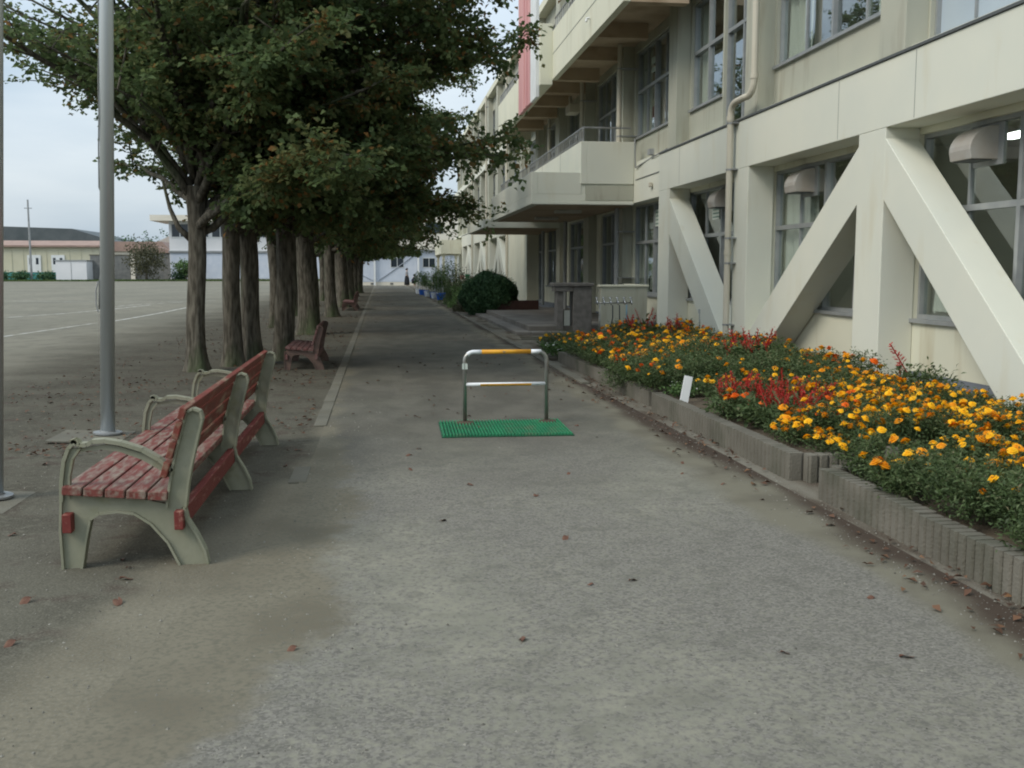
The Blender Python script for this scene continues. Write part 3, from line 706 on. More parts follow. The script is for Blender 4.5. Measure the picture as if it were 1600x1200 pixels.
# drainpipes
def pipe(pts, r, m='pipe', collars=(), brackets=()):
    b = MB(); b.tube(pts, r, 12)
    for (x, y, z) in collars: b.tube([(x, y, z - .04), (x, y, z + .04)], r * 1.18, 12)
    o = B(b, 'drainpipe', m, smooth=False)
    if brackets:
        for (x, y, z) in brackets:
            k = MB()
            k.tube([(x, y, z - .015), (x, y, z + .015)], r * 1.12, 12); k.box(x, XF + .01 if x < XF else XW, y - .13, y + .13, z - .012, z + .012)
            k.build('bracket', M['alu_dark'], o)
    return o
def arc(c, a, b, n=5):
    return [Vector(a).lerp(Vector(c), t).lerp(Vector(c).lerp(Vector(b), t), t) for t in [i / n for i in range(n + 1)]]
pts = [(5.99, 17.35, 0.0), (5.99, 17.35, 4.08)] + arc((5.99, 17.35, 4.32), (5.99, 17.35, 4.12), (6.02, 17.15, 4.34)) + \
      [(6.05, 16.85, 4.36)] + arc((6.10, 16.62, 4.37), (6.07, 16.78, 4.36), (6.12, 16.60, 4.6)) + [(6.12, 16.60, 11.2)]
pipe(pts, .056, 'pipe', [(5.99, 17.35, 1.8), (5.99, 17.35, 4.08), (6.12, 16.6, 4.66), (6.12, 16.6, 6.1)],
     [(5.99, 17.35, z) for z in (0.55, 1.62, 2.05, 3.22, 4.0)])
for (x, y, z0, z1, m) in ((6.1, 26.35, 0.2, 3.09, 'grey_pipe'), (6.1, 26.2, 3.8, 7.18, 'pipe'), (6.05, 33.6, 0.2, 3.09, 'grey_pipe'), (6.05, 38.3, 0.2, 2.95, 'grey_pipe'),
                          (6.1, 31.2, 3.8, 7.18, 'pipe'), (6.1, 37.3, 3.8, 7.18, 'pipe'),
                          (6.0, 49.1, 0.0, 11.2, 'pipe'), (6.0, 58.6, 0.0, 11.2, 'pipe'), (6.0, 68.0, 0, 11.2, 'pipe')):
    pipe([(x, y, z0), (x, y, (z0 + z1) / 2), (x, y, z1)], .062, m, [(x, y, z0 + 1.4)], [(x, y, z0 + 1.1), (x, y, z1 - .6)] if z1 - z0 > 2 else ())
# thin conduit on the upper wall by the balcony
q = MB(); q.tube([(6.24, 25.1, 4.7), (6.24, 25.0, 4.0), (6.30, 23.8, 4.10), (6.30, 22.4, 4.16)], .018, 6); q.box(6.22, 6.33, 23.6, 23.8, 4.17, 4.3)
B(q, 'conduit', 'grey_pipe')
# ventilation hoods in the ground floor windows
def hood(y, z):
    prof = [(0.0, 0.0)] + [(-.30 + .02, 0.0)] + [(-.30 * math.cos(a), .10 + .26 * math.sin(a)) for a in [math.pi / 2 * i / 8 for i in range(9)]] + [(0.05, .36), (0.05, 0.0)]
    b = MB(); b.prism([(6.62 + px, z + pz) for px, pz in prof], 'y', y - .21, y + .21)
    o = B(b, 'ventilation_hood', 'hood', bevel=0.006)
    d = MB(); d.box(6.36, 6.60, y - .18, y + .18, z - .012, z - .002); d.build('opening', M['flashing'], o)
    bx = MB(); bx.box(6.645, 6.69, y - .3, y + .3, z - .06, z + .44); bx.build('mounting_plate', M['alu'], o)
for y_ in (10.75, 15.5, 19.35): hood(y_, 2.70)
# notices on panes
def notice(y, z, w, h, x=6.63, rows=4, sp=0):
    b = MB(); b.box(x, x + .003, y - w / 2, y + w / 2, z - h / 2, z + h / 2); o = B(b, 'paper_notice', 'paper')
    k = MB()
    rn = random.Random(int(y * 10))
    for i in range(rows):
        zz = z + h / 2 - h * (i + .7) / (rows + .4)
        ya = y + w * .4
        while ya > y - w * .38:
            l_ = w * rn.uniform(.06, .14); k.box(x - .002, x - .0005, ya - l_, ya, zz - h * .045, zz + h * .045); ya -= l_ + w * .05
    k.build('printed_text', M['paper_ink'], o)
notice(19.95, 2.66, .42, .32); notice(24.35, 2.75, .3, .4)
notice(24.9, 6.55, .35, .16); notice(24.9, 6.33, .35, .12)
# lamps under canopy, box lamp under 3rd-floor balcony
for (x, y) in ((5.0, 27.4), (5.0, 31.0)):
    q = MB(); q.box(x - .35, x + .35, y - .16, y + .16, 3.02, 3.098); B(q, 'ceiling_lamp', 'lamp_off', bevel=.01)
q = MB(); q.box(5.85, 6.2, 31.9, 32.6, 6.35, 6.62); q.box(5.9, 6.0, 32.2, 32.3, 6.62, 6.9); B(q, 'wall_lamp', 'pipe', bevel=.02)
q = MB(); q.tube([(4.88, 24.1, 7.3), (4.82, 24.1, 7.3), (4.8, 24.1, 7.22)], .03, 8); B(q, 'drain_spout', 'white_paint')
q = MB(); q.box(6.2, 6.26, 23.45, 23.6, 3.42, 3.52); B(q, 'wall_lamp', 'pipe', bevel=.01)
# far porch with posts
q = MB(); q.box(4.55, 6.08, 78.2, 87, 2.72, 3.78); B(q, 'porch', 'wall', bevel=.01)
q = MB()
for (x, y) in ((4.75, 78.5), (4.75, 86), (5.7, 78.5)):
    q.box(x - .1, x + .1, y - .1, y + .1, 0, 2.5); q.add([(x - .1, y - .1, 2.5), (x + .1, y - .1, 2.5), (x + .1, y + .1, 2.5), (x - .1, y + .1, 2.5),
        (x - .26, y - .2, 2.716), (x + .26, y - .2, 2.716), (x + .26, y + .2, 2.716), (x - .26, y + .2, 2.716)], [(0, 1, 5, 4), (1, 2, 6, 5), (2, 3, 7, 6), (3, 0, 4, 7)])
B(q, 'porch_post', 'wall')

# terrace and steps in front of the entrance
t = MB(); t.box(3.45, 6.53, 23.9, 36.0, 0, .19); tag(t.build('terrace', M['terrace'], bevel=.01), kind='structure')
t = MB(); t.box(3.1, 3.446, 23.5, 36.0, 0, .075); t.box(3.446, 4.3, 23.3, 23.896, 0, .075); tag(t.build('step', M['terrace'], bevel=.01), kind='structure')
t = MB(); t.box(3.0, 4.2, 21.9, 22.0, 0, .03); t.box(3.05, 4.3, 22.5, 22.6, 0, .03)
tag(t.build('drain_channel', M['kerb']), kind='structure')

# ------------------------------------------------------------------ washstand, tap wall, taps
ws = empty('washstand', (4.5, 24.0, 0), 0, 'dark stone washstand with overhanging top and open middle, on the entrance terrace edge', 'washstand')
b = MB(); b.box(-.02, .42, -.25, .25, 0, 1.12); b.build('pedestal', M['stone'], ws, bevel=.01)
b = MB(); b.box(-.40, -.25, -.2, .2, 0, 1.12); b.build('leg', M['stone'], ws, bevel=.01)
b = MB(); b.box(-.50, .46, -.30, .30, 1.122, 1.2); b.box(-.46, -.03, -.26, .26, 1.0, 1.12); b.build('top', M['stone'], ws, bevel=.01)
b = MB(); b.box(-.2, -.06, -.02, .1, .19, .55); b.build('back_panel', M['frame_wall'], ws)
tw = empty('tap_wall', (5.55, 22.9, 0), 0, 'low pale concrete screen wall with a capped top behind the row of taps', 'wall')
b = MB(); b.box(-.62, .45, -.12, .12, 0, 1.12); b.box(.28, .45, .12, 1.3, 0, 1.12); b.build('wall_body', M['upper_wall'], tw, bevel=.01)
b = MB(); b.box(-.65, .48, -.15, .15, 1.122, 1.17); b.box(.25, .48, .15, 1.33, 1.122, 1.17); b.build('cap', M['wall'], tw, bevel=.01)
tp = empty('tap_row', (4.95, 21.6, 0), 0, 'row of chrome garden taps on a standpipe with hoses hanging down, behind the flower bed', 'taps')
b = MB(); b.tube([(-.42, 0, .80), (.42, 0, .80)], .016, 8); b.tube([(-.3, 0, 0), (-.3, 0, .8)], .018, 8); b.tube([(.3, 0, 0), (.3, 0, .8)], .018, 8); b.build('standpipe', M['steel'], tp, smooth=True)
for i in range(6):
    x = -.38 + i * .15
    b = MB(); b.tube([(x, 0, .81), (x, -.07, .85), (x, -.12, .83), (x, -.13, .76)], .014, 8); b.tube([(x, -.05, .84), (x, -.05, .90)], .012, 6)
    b.tube([(x - .035, -.05, .91), (x + .035, -.05, .91)], .01, 6); b.build('tap', M['chrome'], tp, smooth=True)
for x, m in ((-.05, 'hose_black'), (.1, 'hose_black'), (.25, 'hose_blue')):
    b = MB(); b.tube([(x, -.13, .76), (x, -.15, .5), (x + .02 - (.08 if x < 0 else 0), -.17, .2), (x + .01 - (.12 if x < 0 else 0), -.2, .02)], .013, 6); b.build('hose', M[m], tp, smooth=True)

# ------------------------------------------------------------------ benches
def frame_outline():
    """cast frame pieces in local x (0 = back leg foot), z"""
    return [
        # front leg and seat rail and arched underside and rear leg, one closed plate
        [(-.70, 0), (-.62, 0), (-.595, .14), (-.575, .24), (-.53, .275), (-.44, .285), (-.36, .275), (-.28, .225), (-.20, .13), (-.155, .05), (-.13, 0),
         (0, 0), (-.012, .07), (-.05, .15), (-.10, .23), (-.12, .30), (-.30, .345), (-.65, .375), (-.695, .34), (-.705, .2)],
    ]
def bench(loc, ys, label, group, seatm, backm, castm, arms=True, rz=0.0, sc=1.0):
    r = empty('bench', loc, rz, label, 'bench', group); r.scale = (sc,) * 3
    for y in ys:
        b = MB()
        for o in frame_outline(): b.prism(o, 'y', y - .012, y + .012)
        # rim flanges following the outlines
        def flange(pts, w=.032, t=.007): b.tube([(x, y, z) for x, z in pts], t, 6)
        def strip(pts, w=.03, t=.006):
            for (x0, z0), (x1, z1) in zip(pts[:-1], pts[1:]):
                d = Vector((x1 - x0, 0, z1 - z0)); L = d.length; nx = Vector((-d.z, 0, d.x)) / L * t
                vs = []
                for yy_ in (y - w, y + w):
                    for (px, pz) in ((x0, z0), (x1, z1)):
                        vs += [(px + nx.x, yy_, pz + nx.z), (px - nx.x, yy_, pz - nx.z)]
                b.add(vs, [(0, 2, 3, 1), (4, 5, 7, 6), (0, 4, 6, 2), (1, 3, 7, 5), (0, 1, 5, 4), (2, 6, 7, 3)])
        strip([(-.705, 0), (-.71, .2), (-.70, .35)]); strip([(-.615, 0), (-.59, .14), (-.565, .25), (-.52, .28), (-.43, .288), (-.35, .275), (-.27, .22), (-.19, .12), (-.135, 0)])
        strip([(.004, 0), (-.008, .07), (-.046, .155), (-.092, .235), (-.105, .30)])
        # back post
        post = [(-.19, .30), (-.17, .42), (-.15, .52), (-.10, .70), (-.075, .785), (-.045, .80), (-.012, .785), (-.005, .75), (-.03, .66), (-.065, .52), (-.085, .42), (-.10, .30)]
        b.prism(post, 'y', y - .011, y + .011)
        strip([(-.19, .30), (-.172, .42), (-.152, .52), (-.102, .70), (-.077, .788)]); strip([(-.077, .788), (-.045, .805), (-.01, .79), (-.002, .75), (-.027, .66), (-.062, .52), (-.082, .42), (-.098, .30)])
        if arms:
            strip([(-.70, .34), (-.695, .45), (-.68, .55), (-.655, .615), (-.625, .645)], .026, .009)
            strip([(-.665, .36), (-.66, .47), (-.64, .56), (-.60, .615)], .016, .006)
            b.prism([(-.70, .34), (-.695, .45), (-.68, .55), (-.655, .615), (-.60, .615), (-.64, .56), (-.66, .47), (-.665, .36)], 'y', y - .008, y + .008)
            strip([(-.64, .648), (-.62, .655), (-.60, .632), (-.565, .632), (-.54, .648), (-.48, .65), (-.40, .635), (-.30, .60), (-.22, .55), (-.155, .49)], .030, .010)
            b.prism([(-.60, .612), (-.48, .63), (-.40, .615), (-.30, .58), (-.22, .53), (-.155, .47), (-.16, .44), (-.23, .50), (-.31, .55), (-.41, .59), (-.5, .605), (-.6, .595)], 'y', y - .008, y + .008)
            b.tube([(-.625, y - .03, .645), (-.625, y + .03, .645)], .016, 8)
        b.build('cast_frame', M[castm], r, bevel=0)
    ya, yb = ys[0] - .06, ys[-1] + .06
    segs = [(ya, ys[1] - .0), (ys[1] + .006, yb)] if len(ys) == 3 else [(ya, yb)]
    for (sa, sb_) in segs:
        for i in range(5):
            x = -.685 + i * .103
            b = MB(); m_ = Matrix.Translation((x + .047, 0, .405 - i * .009)) @ Matrix.Rotation(R(4), 4, 'Y')
            b.box(-.047, .047, sa, sb_, -.022, .022, m_); b.build('seat_board', M[seatm], r, bevel=.005)
        for i, z in enumerate((.50, .60, .70, .785)):
            x = -.195 + (z - .5) * .32 + .01
            h_ = (.04, .042, .045, .03)[i]
            b = MB(); m_ = Matrix.Translation((x, 0, z)) @ Matrix.Rotation(R(17), 4, 'Y')
            b.box(-.016, .016, sa, sb_, -h_, h_, m_); b.build('back_board', M[backm], r, bevel=.004)
        for x in (-.665, -.125):
            b = MB(); b.box(x - .022, x + .022, sa - .01, sb_ - .002, .195, .29); b.build('stretcher', M['red_wood' if seatm == 'red_seat' else seatm], r, bevel=.004)
    return r
bench((-.905, 5.3, 0), (0, 1.8, 3.62), 'long red slatted bench with cream cast iron arms, nearest the camera left of the path', 'benches beside the path', 'red_seat', 'red_back', 'cast')
bench((-.88, 15.7, 0), (0, 1.9), 'small faded brown bench with thin dark legs standing beneath the first trees', 'benches beside the path', 'brown_seat', 'brown_seat', 'dark_frame', arms=False, sc=.82)
bench((-.86, 38.5, 0), (0, 1.5, 3.0), 'distant brown bench beside the path further down the tree row', 'benches beside the path', 'brown_seat', 'brown_seat', 'dark_frame', arms=False, sc=.82)

# ------------------------------------------------------------------ poles
def flagpole(x, y, rbase, h, label, rope, lean):
    r = empty('flagpole', (x, y, 0), 0, label, 'flagpole', 'silver poles beside the bench'); r.rotation_euler = (0, R(lean), 0)
    b = MB(); b.tube([(0, 0, .03), (0, 0, h / 2), (0, 0, h)], [rbase, rbase * .93, rbase * .7], 20, cap=True); b.build('pole', M['pole'], r, smooth=True)
    b = MB(); b.lathe([(rbase * 2.0, .02), (rbase * 2.0, .035), (rbase * 1.15, .04), (rbase * 1.12, .05)], 20); b.build('base_flange', M['alu_dark'], r)
    b = MB(); b.box(-.42, .20, -.42, .22, 0, .012); b.build('footing', M['kerb'], r)
    if rope:
        pts = []
        for i in range(40):
            z = 1.15 + i * .12; a = math.pi * 1.05 + .9 * math.sin(i * .55) * (0.5 if i > 12 else .2) - (.9 if 2 < i < 9 else 0)
            pts.append((math.cos(a) * (rbase + .006), math.sin(a) * (rbase + .006), z))
        b = MB(); b.tube(pts, .006, 5); b.build('rope', M['cable'], r, smooth=True)
        b = MB(); b.tube([(-rbase - .01, -.02, 1.12), (-rbase - .03, -.02, 1.2), (-rbase - .03, -.02, 1.32), (-rbase - .01, -.02, 1.4)], .006, 6); b.build('cleat', M['alu_dark'], r)
flagpole(-2.49, 9.62, .063, 9.5, 'silver flagpole with a rope down its side, standing behind the red bench', True, 2.2)
flagpole(-2.545, 6.98, .060, 9.5, 'silver flagpole cut by the left edge of the photo, left of the red bench', False, 3.0)

# ------------------------------------------------------------------ barrier and mat
br = empty('barrier', (1.19, 9.82, 0), 0, 'low steel hoop barrier with white and yellow wrapped bars on the path', 'barrier')
b = MB()
hw, ht, rc, tr = .40, .715, .09, .0195
pts = [(-hw, 0, 0), (-hw, 0, ht - rc)] + [(-hw + rc - rc * math.cos(a), 0, ht - rc + rc * math.sin(a)) for a in [math.pi / 2 * i / 8 for i in range(1, 9)]]
b.tube(pts + [(-x, y, z) for x, y, z in pts[::-1]], tr, 14)
b.build('hoop', M['steel'], br, smooth=True)
b = MB(); b.tube(pts[5:] + [(-.235, 0, ht)], tr + .001, 14); b.tube([(.245, 0, ht), (.345, 0, ht)], tr + .001, 14); b.build('white_sleeve', M['white_tape'], br, smooth=True)
b = MB(); b.tube([(-.235, 0, ht), (0, 0, ht), (.245, 0, ht)], tr + .002, 14); b.build('yellow_sleeve', M['yellow_tape'], br, smooth=True)
b = MB(); b.tube([(-hw, 0, .40), (hw, 0, .40)], .0165, 12); b.build('crossbar', M['white_tape'], br, smooth=True)
b = MB()
vs = []; nseg = 10
for xx in (-.25, .25):
    for j in range(nseg + 1):
        a = math.pi - .30 + (math.pi * .5 + 1.2) * j / nseg
        vs.append((xx, math.cos(a) * .0185, .40 + math.sin(a) * .0185))
b.add(vs, [(j, j + 1, nseg + 2 + j, nseg + 1 + j) for j in range(nseg)]); b.build('yellow_sleeve', M['yellow_tape'], br, smooth=True)
b = MB(); b.box(-hw - .026, -hw - .006, -.028, -.02, ht - .165, ht - .11); b.box(-hw + .002, -hw + .026, -.028, -.02, ht - .165, ht - .11); b.build('sticker', M['paper'], br)
mt = empty('floor_mat', (1.13, 9.5, 0), R(-1.2), 'ribbed green rubber mat lying on the path beneath the barrier', 'mat')
b = MB(); b.box(-.60, .60, -.47, .47, .009, .017); b.build('mat_base', M['green_dark'], mt)
b = MB(); n = 40
for i in range(n):
    x = -.593 + 1.186 * (i + .5) / n
    b.prism([(x - .009, .017), (x - .005, .034), (x + .005, .034), (x + .009, .017)], 'y', -.468, .468)
for yy_ in (-.35, -.12, .12, .35): b.box(-.598, .598, yy_ - .006, yy_ + .006, .017, .024)
b.build('ribs', M['green_mat'], mt)
for (x, y) in ((-.34, .32), (.47, .34)):
    b = MB(); b.lathe([(.10, .017), (.08, .036), (.03, .045)], 12, (x, y, 0)); b.build('dirt_mound', M['soil'], mt)

# ------------------------------------------------------------------ planters
def edging_mesh(runs, z1):
    """grooved concrete edging; runs: list of ((x0,y0),(x1,y1)) centre lines"""
    b = MB(); re = random.Random(9)
    for (p, q) in runs:
        p, q = Vector(p), Vector(q); L = (q - p).length; t = (q - p) / L; nrm = Vector((-t.y, t.x)); k = max(1, int(L / .075))
        blk = 0
        for i in range(k):
            if i % 8 == 0: blk = re.uniform(-.006, .006)
            a = p + t * (L * i / k + .007); c = p + t * (L * (i + 1) / k - .007)
            w = .058
            sh = re.uniform(-.002, .002)
            pr = [a - nrm * (w - .010) , a + t * .008 - nrm * (w + sh), c - t * .008 - nrm * (w + sh), c - nrm * (w - .010), c + nrm * (w - .01), c - t * .008 + nrm * w, a + t * .008 + nrm * w, a + nrm * (w - .01)]
            b.prism([(v.x, v.y) for v in pr], 'z', -.05, z1 + blk)
        a = p - nrm * .036; c = q - nrm * .036; d = q + nrm * .036; e = p + nrm * .036
        b.prism([(v.x, v.y) for v in (a, c, d, e)], 'z', -.05, z1 - .010)
    return b
defs = [
    ('nearest grooved concrete planter edging with mostly leafy plants, at lower right', [((2.86, -1.0), (2.90, 6.34)), ((2.96, 6.36), (6.3, 6.5))], .205),
    ('middle grooved concrete planter edging with orange and red flowers, right of the path', [((2.93, 6.90), (2.91, 10.6)), ((2.98, 6.86), (6.3, 6.95))], .20),
    ('farthest grooved concrete planter edging overgrown by marigolds, beyond the middle one', [((2.97, 10.95), (2.93, 16.6)), ((3.0, 16.6), (4.2, 16.7))], .17),
]
for lb, runs, z in defs:
    o = edging_mesh(runs, z).build('planter_edging', M['edging'], bevel=0); tag(o, lb, 'planter edging', 'planter edgings by the building')
so = MB()
def soil_patch(x0, x1, y0, y1, z):
    nx, ny = 18, int((y1 - y0) * 5); rs = np.random.RandomState(3); k = len(so.v)
    vs = [(x0 + (x1 - x0) * i / nx, y0 + (y1 - y0) * j / ny, z + float(rs.uniform(-.02, .02)) + .05 * math.sin(i * .7) * .5) for j in range(ny + 1) for i in range(nx + 1)]
    so.add(vs, [(j * (nx + 1) + i, j * (nx + 1) + i + 1, (j + 1) * (nx + 1) + i + 1, (j + 1) * (nx + 1) + i) for j in range(ny) for i in range(nx)])
soil_patch(2.93, 6.5, -1, 6.4, .13); soil_patch(2.97, 6.5, 6.95, 16.5, .13); soil_patch(4.3, 6.5, 16.5, 20.5, .06)
tag(so.build('bed_soil', M['soil'], smooth=True), kind='structure')

# ------------------------------------------------------------------ flowers
rs = np.random.RandomState(21)
def rnd_dir(n, up=0.5):
    d = rs.normal(size=(n, 3)); d[:, 2] = np.abs(d[:, 2]) * up + .1; return d / np.linalg.norm(d, axis=1, keepdims=True)
def foliage(name, m, rad, h, nst, nl, L, W, tlo=0.0, thi=1.0, spread=.09):
    """stems carrying pinnate leaflets over a mounded plant"""
    a = rs.uniform(0, 2 * np.pi, nst); rr_ = rad * np.sqrt(rs.uniform(0, 1, nst)); hh = h * (1 - .35 * (rr_ / rad) ** 2) * rs.uniform(.75, 1.08, nst)
    tip = np.stack([rr_ * np.cos(a), rr_ * np.sin(a), hh], 1)
    base = tip * np.array([.25, .25, 0.0])
    k = rs.randint(0, nst, nl); t = rs.uniform(.25, 1.03, nl) ** .7
    C = base[k] + (tip[k] - base[k]) * t[:, None]
    off = rs.normal(size=(nl, 3)) * np.array([1, 1, .5]) * spread * .6
    C = C + off; C[:, 2] = np.maximum(C[:, 2], .015)
    T = off + rs.normal(size=(nl, 3)) * .02; T[:, 2] += .015
    N = rs.normal(size=(nl, 3)) * .5 + np.array([0, 0, 1])
    tint = np.clip(rs.normal(.45, .2, nl) + (C[:, 2] / h - .6) * .3, tlo, thi)
    me = leaf_mesh(name, C, N, T, L * rs.uniform(.7, 1.3, nl), W * rs.uniform(.7, 1.3, nl), tint, m)
    return me, tip
def bloom_mesh(r, m, seed):
    q = random.Random(seed); b = MB()
    for ring, (n, rad, z, tilt) in enumerate(((11, 1.0, 0.0, .15), (9, .78, .22, .5), (7, .5, .42, .9), (4, .25, .55, 1.2))):
        for i in range(n):
            a = 2 * math.pi * (i + .5 * (ring % 2)) / n + q.uniform(-.1, .1)
            d = Vector((math.cos(a), math.sin(a), 0)); s = Vector((-d.y, d.x, 0)); w = .36 * rad + .12
            p0 = d * rad * .15 * r + Vector((0, 0, z * r * .8)); e = d * rad * r * q.uniform(.9, 1.1) + Vector((0, 0, (z + q.uniform(-.05, .1)) * r + .1 * r * tilt))
            mid = (p0 + e) / 2 + Vector((0, 0, .14 * r))
            b.add([p0, mid - s * w * r, e - s * w * r * .7 , e + s * w * r * .7, mid + s * w * r], [(0, 1, 2, 3, 4)])
    b.lathe([(.1 * r, -.55 * r), (.42 * r, -.3 * r), (.5 * r, .1 * r), (.3 * r, .5 * r)], 7)
    me = b.mesh('bloom'); me.materials.append(m); return me
blooms_y = [bloom_mesh(.033, M['yellow_petal'], 1), bloom_mesh(.029, M['yellow_petal'], 2), bloom_mesh(.032, M['yellow_petal'], 6), bloom_mesh(.034, M['amber_petal'], 3)]
blooms_o = [bloom_mesh(.035, M['orange_petal'], 4), bloom_mesh(.032, M['amber_petal'], 5)]
mari = [foliage('foliage', M['mari_leaf'], .25, h_, 30, 2000, .036, .012, spread=.08) for h_ in (.30, .36, .33, .40, .27)]
mari_s = [foliage('foliage', M['mari_leaf'], .17, .22, 18, 900, .034, .012) for _ in range(2)]
salv = [foliage('foliage', M['mari_leaf'], .16, .26, 14, 260, .065, .040) for _ in range(2)]
white_f = foliage('foliage', M['pale_leaf'], .26, .24, 26, 500, .060, .03)
def spike_mesh(seed):
    q = random.Random(seed); b = MB()
    for i in range(26):
        t = i / 25; a = q.uniform(0, 6.28); z = t * .15; rr_ = .020 * (1 - t * .7) + .004
        d = Vector((math.cos(a), math.sin(a), .4)).normalized(); s = Vector((-d.y, d.x, 0)) * .008
        p = Vector((d.x * rr_ * .3, d.y * rr_ * .3, z)); e = p + d * rr_ * 1.5
        b.add([p, (p + e) / 2 + s, e, (p + e) / 2 - s], [(0, 1, 2, 3)])
    b.tube([(0, 0, -.1), (0, 0, .14)], .004, 4)
    me = b.mesh('bloom'); me.materials.append(M['red_petal']); return me
spikes = [spike_mesh(i) for i in range(3)]
wb = MB()
for i in range(6):
    a = i * math.pi / 3; d = Vector((math.cos(a), math.sin(a), 0)); s = Vector((-d.y, d.x, 0))
    wb.add([(0, 0, 0), tuple(d * .012 + s * .007 + Vector((0, 0, .002))), tuple(d * .02), tuple(d * .012 - s * .007 + Vector((0, 0, .002)))], [(0, 1, 2, 3)])
white_b = wb.mesh('bloom'); white_b.materials.append(M['white_petal'])

rq = random.Random(77)
def plant(name, variants, x, y, z, bl, nb, label, cat, group, sc=1.0, top=1.0, face=True):
    if group and 'marigolds' in group or group == 'leafy marigold plants in the nearest planter':
        where = ', next to the concrete edging' if x < 3.65 else (', close under the school wall' if x > 4.9 else ', in the middle of the bed')
        if y > 10.8: where += ' level with the white sign' if y < 12 else (' before the taps' if y > 16 else '')
        if len((label + where).split()) <= 16: label, group = label + where, group + where
    me, tips = rq.choice(variants)
    rz = rq.uniform(0, 6.28)
    r = empty(name, (x, y, z), rz, label, cat, group); r.scale = (sc, sc, sc * rq.uniform(.9, 1.1))
    link_mesh('foliage', me, r)
    idx = list(range(len(tips))); rq.shuffle(idx)
    for i in idx[:nb]:
        tp_ = tips[i]
        link_mesh('bloom', rq.choice(bl), r, (float(tp_[0]) + rq.uniform(-.02, .02), float(tp_[1]) + rq.uniform(-.02, .02), float(tp_[2]) * top + rq.uniform(.0, .035)),
                  (rq.uniform(-.6, .6), rq.uniform(-.6, .6), rq.uniform(0, 6)), (rq.choice([.55, .75, .9, 1.0, 1.1, 1.2]),) * 3)
    return r
LBL = {
 ('m', 0): 'yellow marigold plant in the nearest planter at lower right',
 ('m', 1): 'yellow marigold plant in the middle planter right of the path',
 ('m', 2): 'orange and yellow marigold plant in the farthest planter bed',
 ('g', 0): 'leafy marigold plant with few or no flowers at the front of the nearest planter',
 ('o', 1): 'deep orange marigold plant beside the red salvia in the middle planter',
 ('g', 2): 'leafy marigold plant low on flowers in the farthest planter'}
cnt = 0
def jit(v, a=.09): return v + rq.uniform(-a, a)
# nearest planter  y 2.2 .. 6.4
y = 2.6
while y < 6.3:
    x = 3.12
    while x < 5.25:
        # skip what the camera cannot see (right of the frame)
        if x / max(y, .1) < 0.80:
            if x < 3.72 + .12 * math.sin(y * 3) or (y < 4.6 and x < 3.95):
                nb = rq.choice([0, 1, 1, 2, 3]) if y < 5.4 else rq.choice([3, 5, 6])
                plant('marigold_plant', mari, jit(x), jit(y), .13, blooms_y, nb, LBL[('g', 0)], 'marigold', 'leafy marigold plants in the nearest planter', .92)
            else:
                plant('marigold_plant', mari, jit(x), jit(y), .13, blooms_y, rq.randint(15, 24), LBL[('m', 0)], 'marigold', 'yellow marigolds in the nearest planter', .88)
        x += .33
    y += .33
# middle planter  y 7 .. 10.7
y = 7.1
while y < 10.6:
    x = 3.2
    while x < 5.3:
        if x / y < 0.82 and not (x < 3.5 and 9.3 < y < 10.2):
            dd = (x - 3.2)
            red = 7.9 < y < 10.0 and dd < .35 + .30 * (y - 7.9) and dd < 1.5
            if red and x < 4.2:
                if rq.random() < .72: plant('salvia_plant', salv, jit(x, .1), jit(y, .1), .13, spikes, rq.randint(4, 7), 'red spiked salvia plant in the middle planter behind the small white sign', 'salvia', 'red salvia in the middle planter', 1.0, 1.0)
                else: plant('marigold_plant', mari_s, jit(x), jit(y), .13, blooms_o, rq.randint(3, 6), LBL[('o', 1)], 'marigold', 'orange marigolds in the middle planter', 1.2)
            elif x < 3.5 and y > 10: pass
            elif dd > -1:
                nb = rq.randint(12, 21) if (y < 9.2 or x > 4.6) else rq.randint(2, 6)
                plant('marigold_plant', mari if x > 3.5 else mari_s, max(3.16, jit(x)), jit(y), .13, blooms_y + ([blooms_o[0]] if rq.random() < .12 else []), nb, LBL[('m', 1)], 'marigold', 'yellow marigolds in the middle planter', .95 if x < 4.6 else .88)
        x += .34
    y += .35
# farthest planter y 10.9 .. 20
y = 10.95
while y < 19.6:
    x = 3.05 if y < 16.4 else 4.4
    while x < 5.45:
        u = rq.random()
        if y < 12.6 and 3.3 < x < 5.2:
            nb = rq.choice([0, 0, 1, 2])
            plant('marigold_plant', mari, jit(x), jit(y), .12, blooms_y, nb, LBL[('g', 2)], 'marigold', 'leafy marigolds in the farthest planter', 1.25)
        else:
            plant('marigold_plant', mari, jit(x), jit(y), .12, [blooms_y[0], blooms_y[1], blooms_y[2], blooms_o[0], blooms_o[1]], rq.randint(7, 12), LBL[('m', 2)], 'marigold', 'orange and yellow marigolds in the farthest planter', 1.1 if x < 5 else 1.2)
        x += .44
    y += .46
for (x, y) in ((4.4, 12.2), (4.7, 12.4), (4.5, 12.6)):
    plant('salvia_plant', salv, x, y, .15, spikes, 6, 'red salvia plant among taller marigolds near the school wall', 'salvia', 'red salvia among the tall marigolds', 1.45)
plant('salvia_plant', salv, 4.6, 17.8, .1, spikes, 8, 'red salvia clump in front of the dark stone washstand', 'salvia', None, 1.7)
plant('salvia_plant', salv, 5.1, 17.3, .1, spikes, 7, 'red salvia clump in front of the pale screen wall below the taps', 'salvia', None, 1.6)
plant('salvia_plant', mari_s, 5.35, 9.6, .2, spikes, 2, 'lone purple-red salvia spike rising above the yellow marigolds against the wall', 'salvia', None, 1.7)
plant('white_flower_plant', [white_f], 2.98, 16.95, .02, [white_b], 26, 'bushy plant with tiny white flowers at the far planter corner beside the path', 'flower', 'small white flowers', 1.3)
